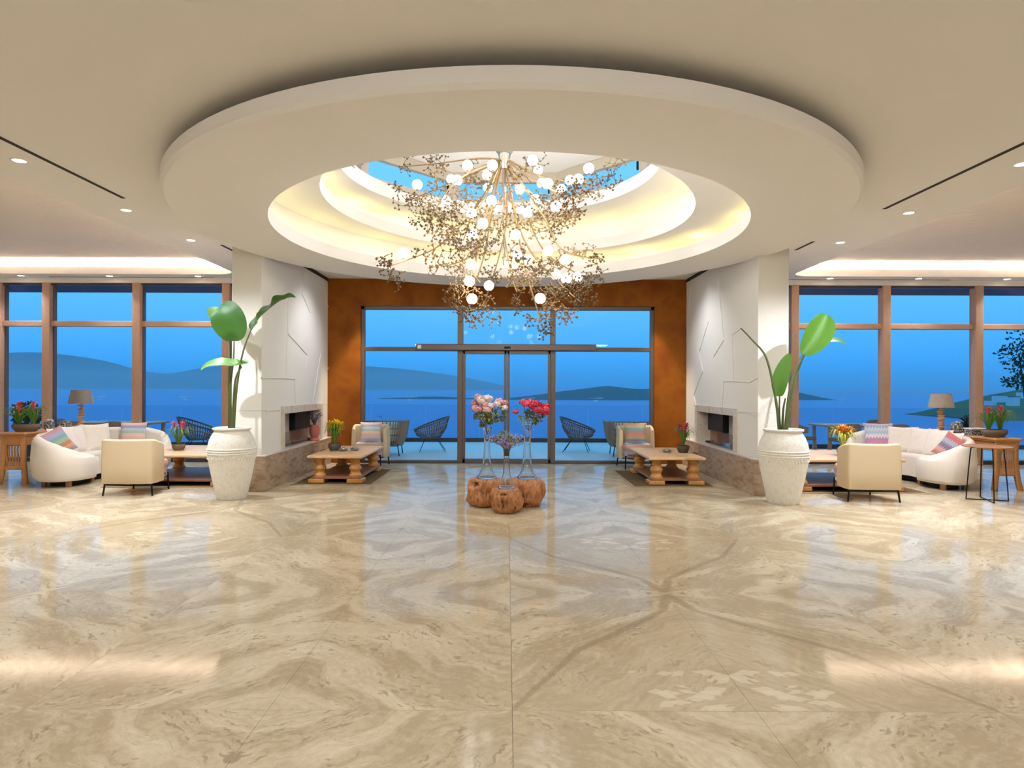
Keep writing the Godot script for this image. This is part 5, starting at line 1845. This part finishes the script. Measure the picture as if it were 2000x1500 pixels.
func bowl_garden(label: String, pos: Vector3, sd: int) -> void:
	var o := thing("planter_bowl", label, "potted plant", pos, 0.15)
	part(o, "bowl", bowl_geo(0.2, 0.115, Vector2(1.0, 0.62)), M.pot_stone)
	part(o, "soil", soil_geo(0.2, 0.115, Vector2(1.0, 0.62)), M.soil)
	bromeliad(o, Vector3(-0.1, 0.1, 0), 0.38, 0.3, M.bract_red, M.leaf_bright, sd)
	bromeliad(o, Vector3(0.1, 0.1, 0), 0.4, 0.32, M.bract_red, M.leaf_bright, sd + 3)

func ceramic_jar(label: String, pos: Vector3, r: float, h: float) -> void:
	var o := thing("ceramic_jar", label, "jar", pos)
	var g := Geo.new()
	g.lathe([Vector2(0.0, 0.0), Vector2(r * 0.8, 0.0), Vector2(r, h * 0.2), Vector2(r, h * 0.65), Vector2(r * 0.8, h * 0.78), Vector2(r * 0.75, h * 0.8)], 24)
	part(o, "body", g, M.patterned_ceramic)
	g = Geo.new()
	g.lathe([Vector2(r * 0.85, h * 0.8), Vector2(r * 0.85, h * 0.84), Vector2(r * 0.3, h * 0.92), Vector2(r * 0.1, h * 0.94), Vector2(r * 0.14, h), Vector2(0.0, h)], 24)
	part(o, "lid", g, M.patterned_ceramic)

func build_side_lounges() -> void:
	# lounge with the pink bromeliad
	rug("flat brown rug under the table with pink bromeliad", -5.95, -4.08, 8.92, 10.6)
	coffee_table("wide teak coffee table with turned legs bearing a pink bromeliad", -5.7, -4.14, 9.0, 10.5, 0.46).position.y = 0.012
	potted_bromeliad("pink bromeliad in a low stone bowl on the wide coffee table", P(-5.2, 0.472, 9.66), 0.098, 0.1, 0.4, 0.3, M.bract_pink, M.leaf_bright, M.pot_stone, 211, 2)
	sofa("cream curved sofa with striped pillows, wrapped round the pink bromeliad table", -1.0, 0.88, 0.0)
	armchair("cream linen armchair turned to the pink bromeliad table, back to the hall", P(-5.14, 0, 8.54), PI + 0.03)
	pillow("patterned_pillow", "rust and green striped pillow in the sofa arm beside the console", P(-6.78, 0.62, 9.16), 0.95, 0.3, M.pillow_meadow, 0.42, "", 0.5)
	pillow("white_pillow", "white pillow next to the rust and green striped pillow", P(-6.86, 0.63, 9.42), 1.35, 0.3, M.cushion_fabric, 0.44)
	pillow("white_pillow", "white crumpled pillow between two other white pillows on the sofa with striped pillows", P(-6.9, 0.63, 9.74), 1.55, 0.3, M.cushion_fabric, 0.46)
	pillow("white_pillow", "broad white pillow at the inner curve of the sofa with striped pillows", P(-6.8, 0.63, 10.12), 1.2, 0.3, M.cushion_fabric, 0.48)
	pillow("striped_pillow", "pale striped pillow upright on the curved sofa behind the cream armchair", P(-6.42, 0.65, 10.46), 0.1, 0.22, M.stripe_pastel, 0.44)
	console("oak console with slatted end beside the sofa with striped pillows", -7.66, -7.24, 9.15, 11.0, 0.78)
	bowl_garden("long stone bowl of red bromeliads on the console with the grey lamp", P(-7.43, 0.78, 9.42), 221)
	ceramic_jar("black and white lidded jar beside the bowl of red bromeliads, near the grey lamp", P(-7.42, 0.78, 9.88), 0.075, 0.18)
	ceramic_jar("small blue and white patterned jar next to the lamp with grey shade", P(-7.41, 0.78, 10.24), 0.085, 0.14)
	pebble_lamp("table lamp of stacked pebbles with a grey drum shade", P(-7.42, 0.78, 10.62), M.shade_grey, 301, false)
	# lounge with the orange bromeliad
	rug("flat brown rug under the table with orange bromeliad", 4.06, 6.0, 8.62, 10.3)
	coffee_table("wide teak coffee table with turned legs bearing an orange bromeliad", 4.14, 5.72, 8.72, 10.1, 0.46).position.y = 0.012
	potted_bromeliad("orange bromeliad in a round stone pot on the wide coffee table", P(5.08, 0.472, 9.2), 0.088, 0.12, 0.4, 0.27, M.bract_orange, M.leaf_yellow, M.pot_stone, 213, 4, true)
	sofa("cream curved sofa with zigzag pillow, wrapped round the orange bromeliad table", 1.0, 0.78, 0.0)
	armchair("cream linen armchair turned to the orange bromeliad table, back to the hall", P(4.83, 0, 8.27), PI - 0.06)
	pillow("patterned_pillow", "pink and blue zigzag pillow upright on the curved sofa", P(6.38, 0.66, 10.44), -0.12, 0.22, M.pillow_zigzag, 0.48)
	pillow("white_pillow", "white pillow beside the pink and blue zigzag pillow", P(6.66, 0.63, 10.25), -0.6, 0.3, M.cushion_fabric, 0.46)
	pillow("white_pillow", "white pillow with folds, second from the zigzag pillow", P(6.78, 0.63, 9.94), -1.2, 0.3, M.cushion_fabric, 0.46)
	pillow("white_pillow", "white pillow, third from the zigzag pillow", P(6.8, 0.63, 9.62), -1.4, 0.3, M.cushion_fabric, 0.46)
	pillow("white_pillow", "white pillow against the rust patterned pillow", P(6.76, 0.62, 9.32), -1.5, 0.32, M.cushion_fabric, 0.44)
	pillow("patterned_pillow", "rust and grey zigzag pillow in the sofa arm behind the wire side table", P(6.66, 0.6, 9.13), -1.1, 0.35, M.pillow_rust, 0.4, "", -0.5)
	console("oak console with slatted end behind the wire side table", 7.12, 7.52, 8.87, 10.8, 0.77)
	bowl_garden("long stone bowl of red bromeliads on the console with the beige lamp", P(7.3, 0.77, 9.12), 231)
	var o := thing("ceramic_box", "black and white patterned ceramic box beside the bowl of red bromeliads", "box", P(7.3, 0.77, 9.5))
	var g := Geo.new()
	g.box(Vector3(0, 0.045, 0), Vector3(0.24, 0.09, 0.16), 0.006)
	part(o, "body", g, M.patterned_ceramic)
	g = Geo.new()
	g.box(Vector3(0, 0.1, 0), Vector3(0.25, 0.02, 0.17), 0.006)
	part(o, "lid", g, M.white_trim)
	ceramic_jar("black and white lidded jar near the lamp with beige shade", P(7.32, 0.77, 9.92), 0.085, 0.2)
	pebble_lamp("table lamp of evenly stacked stones with a beige drum shade", P(7.34, 0.77, 10.3), M.shade_beige, 303, true)
	# wire side table
	o = thing("side_table", "slim black wire side table with a thin round wooden top", "side table", P(6.42, 0, 8.14))
	g = Geo.new()
	g.lathe([Vector2(0.0, 0.715), Vector2(0.275, 0.715), Vector2(0.28, 0.722), Vector2(0.275, 0.73), Vector2(0.0, 0.73)], 40)
	part(o, "top", g, M.teak_shelf)
	for k in 4:
		var a := PI / 2 * k + 0.35
		var dir := Vector3(cos(a), 0, sin(a))
		g = Geo.new()
		g.tube(spline([dir * 0.1 + Vector3.UP * 0.712, dir * 0.17 + Vector3.UP * 0.7, dir * 0.185 + Vector3.UP * 0.66, dir * 0.215 + Vector3.UP * 0.3, dir * 0.232 + Vector3.UP * 0.04, dir * 0.215 + Vector3.UP * 0.01, Vector3.UP * 0.012], 3), 0.0075, 6)
		part(o, "wire_leg", g, M.black_metal)

# ---------------------------------------------------------------- terrace furniture
func wicker_sofa(label: String, pos: Vector3, turn: float) -> void:
	var o := thing("wicker_sofa", label, "sofa", pos, turn)
	# back is at +z (towards the room), seat opens to -z
	var plan := spline([Vector2(-0.95, -0.42), Vector2(-0.98, 0.0), Vector2(-0.93, 0.3), Vector2(-0.7, 0.4), Vector2(0, 0.42), Vector2(0.7, 0.4), Vector2(0.93, 0.3), Vector2(0.98, 0.0), Vector2(0.95, -0.42)], 8)
	var g := Geo.new()
	for p in plan:
		g.tube([Vector3(p.x * 0.86, 0.22, p.y * 0.84), Vector3(p.x * 0.95, 0.4, p.y * 0.95), Vector3(p.x, 0.76, p.y * 1.02)], 0.012, 5)
	part(o, "cane_slats", g, M.wicker)
	g = Geo.new()
	g.tube(plan.map(func(p): return Vector3(p.x, 0.765, p.y * 1.02)), 0.018, 6)
	part(o, "top_rail", g, M.wicker)
	g = Geo.new()
	for y in [0.32, 0.46, 0.6]:
		var k: float = 0.88 + (y - 0.22) * 0.24
		g.tube(plan.map(func(p): return Vector3(p.x * k, y, p.y * k)), 0.01, 5)
	part(o, "weave_band", g, M.wicker_dark)
	g = Geo.new()
	g.box(Vector3(0, 0.25, -0.02), Vector3(1.6, 0.08, 0.68), 0.02)
	part(o, "seat_frame", g, M.wicker_dark)
	g = Geo.new()
	g.box(Vector3(0, 0.37, -0.04), Vector3(1.62, 0.15, 0.66), 0.05)
	part(o, "seat_cushion", g, M.outdoor_cushion)
	for x in [-0.42, 0.42]:
		g = Geo.new()
		g.box(Vector3(x, 0.58, 0.26), Vector3(0.78, 0.32, 0.13), 0.05)
		part(o, "back_cushion", g, M.outdoor_cushion)
	for q in [[-0.78, 0.3], [0.78, 0.3], [-0.78, -0.32], [0.78, -0.32]]:
		g = Geo.new()
		g.tube([Vector3(q[0] * 1.04, 0, q[1] * 1.05), Vector3(q[0], 0.22, q[1])], 0.012, 6)
		part(o, "leg", g, M.black_metal)

func wicker_chair(label: String, pos: Vector3, turn: float) -> void:
	var o := thing("wicker_chair", label, "chair", pos, turn)
	# a tilted basket: opening faces +x and up
	var bs := Basis(Vector3.BACK, 0.36)
	var ctr := Vector3(-0.02, 0.6, 0)
	var g := Geo.new()
	var rim := []
	for k in 44:
		var a := TAU * k / 44
		var top := ctr + bs * Vector3(cos(a) * 0.44, 0.06, sin(a) * 0.38)
		var low := Vector3(-0.05 + cos(a) * 0.2, 0.31, sin(a) * 0.19)
		rim.append(top)
		g.tube([low, low.lerp(top, 0.5) + Vector3(cos(a) * 0.03, -0.04, sin(a) * 0.03), top], 0.009, 4, false)
	part(o, "cane_slats", g, M.wicker_dark)
	rim.append(rim[0])
	g = Geo.new()
	g.tube(rim, 0.018, 6)
	part(o, "rim", g, M.wicker_dark)
	g = Geo.new()
	for f in [0.25, 0.5, 0.75]:
		var loop := []
		for k in 45:
			var a := TAU * (k % 44) / 44
			var top: Vector3 = rim[k % 44]
			var low := Vector3(-0.05 + cos(a) * 0.2, 0.31, sin(a) * 0.19)
			loop.append(low.lerp(top, f) + Vector3(cos(a) * 0.02, -0.03, sin(a) * 0.02) * sin(f * PI))
		g.tube(loop, 0.012, 4, false)
	part(o, "weave_band", g, M.wicker)
	g = Geo.new()
	g.lathe([Vector2(0.0, 0.3), Vector2(0.2, 0.3), Vector2(0.21, 0.32), Vector2(0.0, 0.33)], 20, Vector3(-0.05, 0, 0))
	part(o, "seat", g, M.wicker_dark)
	for q in [[-0.24, 0.2], [0.2, 0.22], [-0.22, -0.22], [0.22, -0.2]]:
		g = Geo.new()
		g.tube([Vector3(q[0] * 1.35, 0, q[1] * 1.2), Vector3(q[0] * 0.6 - 0.05, 0.31, q[1] * 0.7)], 0.008, 5)
		part(o, "leg", g, M.black_metal)

func terrace_chair(label: String, pos: Vector3, turn: float, group := "") -> void:
	var o := thing("terrace_chair", label, "chair", pos, turn, group)
	var g := Geo.new()
	var rings := []
	for k in 13:
		var a := PI * k / 12.0
		var c := Vector3(cos(a) * 0.26, 0, sin(a) * 0.24)
		var n := Vector3(cos(a), 0, sin(a))
		var h := 0.78 - 0.1 * pow(absf(cos(a)), 3.0)
		rings.append(PackedVector3Array([c + Vector3.UP * 0.56, c + Vector3.UP * h, c + n * 0.03 + Vector3.UP * (h + 0.01), c + n * 0.045 + Vector3.UP * h, c + n * 0.04 + Vector3.UP * 0.56]))
	g.loft(rings, true, true, true)
	part(o, "backrest", g, M.outdoor_grey)
	g = Geo.new()
	g.box(Vector3(0, 0.44, 0), Vector3(0.48, 0.07, 0.46), 0.025)
	part(o, "seat", g, M.outdoor_grey)
	for q in [[-0.22, 0.2], [0.22, 0.2], [-0.22, -0.2], [0.22, -0.2]]:
		g = Geo.new()
		g.tube([Vector3(q[0] * 1.15, 0, q[1] * 1.15), Vector3(q[0], 0.6 if q[1] > 0 else 0.42, q[1])], 0.014, 6)
		part(o, "leg", g, M.mullion_wood)

func build_terrace() -> void:
	var y := -0.02
	wicker_sofa("cane sofa on the terrace behind the armchair with pastel striped pillow", P(-3.16, y, 13.5), 0.05)
	wicker_sofa("cane sofa on the terrace behind the armchair with warm striped pillow", P(3.14, y, 13.5), -0.05)
	wicker_chair("dark basket chair on the terrace near the blush flowers", P(-1.72, y, 14.3), 0.15)
	wicker_chair("dark basket chair on the terrace near the red flowers", P(1.62, y, 14.3), PI - 0.15)
	wicker_chair("dark basket chair on the terrace behind the pink bromeliad", P(-7.0, y, 13.7), PI + 0.3)
	# small lantern standing on a low table behind the left cane sofa
	for q in [[-3.2, "low round terrace table behind the cane sofa by the pastel pillow", -1]] :
		var t := thing("terrace_table", q[1], "table", P(q[0], y, 15.3))
		var g := Geo.new()
		g.lathe([Vector2(0.0, 0.5), Vector2(0.3, 0.5), Vector2(0.3, 0.53), Vector2(0.0, 0.53)], 28)
		part(t, "top", g, M.outdoor_grey)
		g = Geo.new()
		g.lathe([Vector2(0.0, 0.0), Vector2(0.18, 0.0), Vector2(0.18, 0.02), Vector2(0.025, 0.04), Vector2(0.025, 0.5)], 20)
		part(t, "pedestal", g, M.black_metal)
		var l := thing("glass_lantern", ("small clear lantern on the terrace table behind the cane sofa" if q[2] < 0 else "small clear lantern on the terrace table near the basket chair"), "lantern", P(q[0], y + 0.53, 15.3))
		g = Geo.new()
		g.lathe([Vector2(0.0, 0.0), Vector2(0.06, 0.0), Vector2(0.08, 0.08), Vector2(0.05, 0.2), Vector2(0.055, 0.24), Vector2(0.05, 0.24), Vector2(0.045, 0.2), Vector2(0.075, 0.08), Vector2(0.055, 0.006), Vector2(0.0, 0.006)], 18, Vector3.ZERO, Vector2.ONE, false)
		part(l, "body", g, M.vase_glass)
		g = Geo.new()
		g.lathe([Vector2(0.0, 0.0), Vector2(0.025, 0.0), Vector2(0.025, 0.1), Vector2(0.0, 0.1)], 12)
		part(l, "candle", g, M.white_trim)
	# dining sets close to the side windows
	for s in [-1, 1]:
		var cx := -8.35 if s < 0 else 7.55
		var t := thing("dining_table", ("terrace dining table outside behind the grey lamp" if s < 0 else "terrace dining table outside behind the zigzag pillow"), "table", P(cx, y, 13.15))
		var g := Geo.new()
		g.box(Vector3(0, 0.71, 0), Vector3(1.7, 0.04, 0.8), 0.008)
		part(t, "tabletop", g, M.mullion_wood)
		for q in [[-0.75, -0.33], [0.75, -0.33], [-0.75, 0.33], [0.75, 0.33]]:
			g = Geo.new()
			g.box(Vector3(q[0], 0.345, q[1]), Vector3(0.06, 0.69, 0.06), 0.006)
			part(t, "leg", g, M.mullion_wood)
		var lab := "grey padded terrace chair at the dining table behind the grey lamp" if s < 0 else "grey padded terrace chair at the dining table behind the zigzag pillow"
		var grp := "chairs at the table behind the grey lamp" if s < 0 else "chairs at the table behind the zigzag pillow"
		for q in ([[-8.75, 12.55, 0.0], [-8.0, 12.6, 0.1], [-9.45, 13.2, -1.5]] if s < 0 else [[7.0, 12.6, 0.1], [7.95, 12.55, 0.0], [8.45, 13.75, PI], [6.32, 13.1, -1.5]]):
			terrace_chair(lab, P(q[0], y, q[1]), q[2], grp)
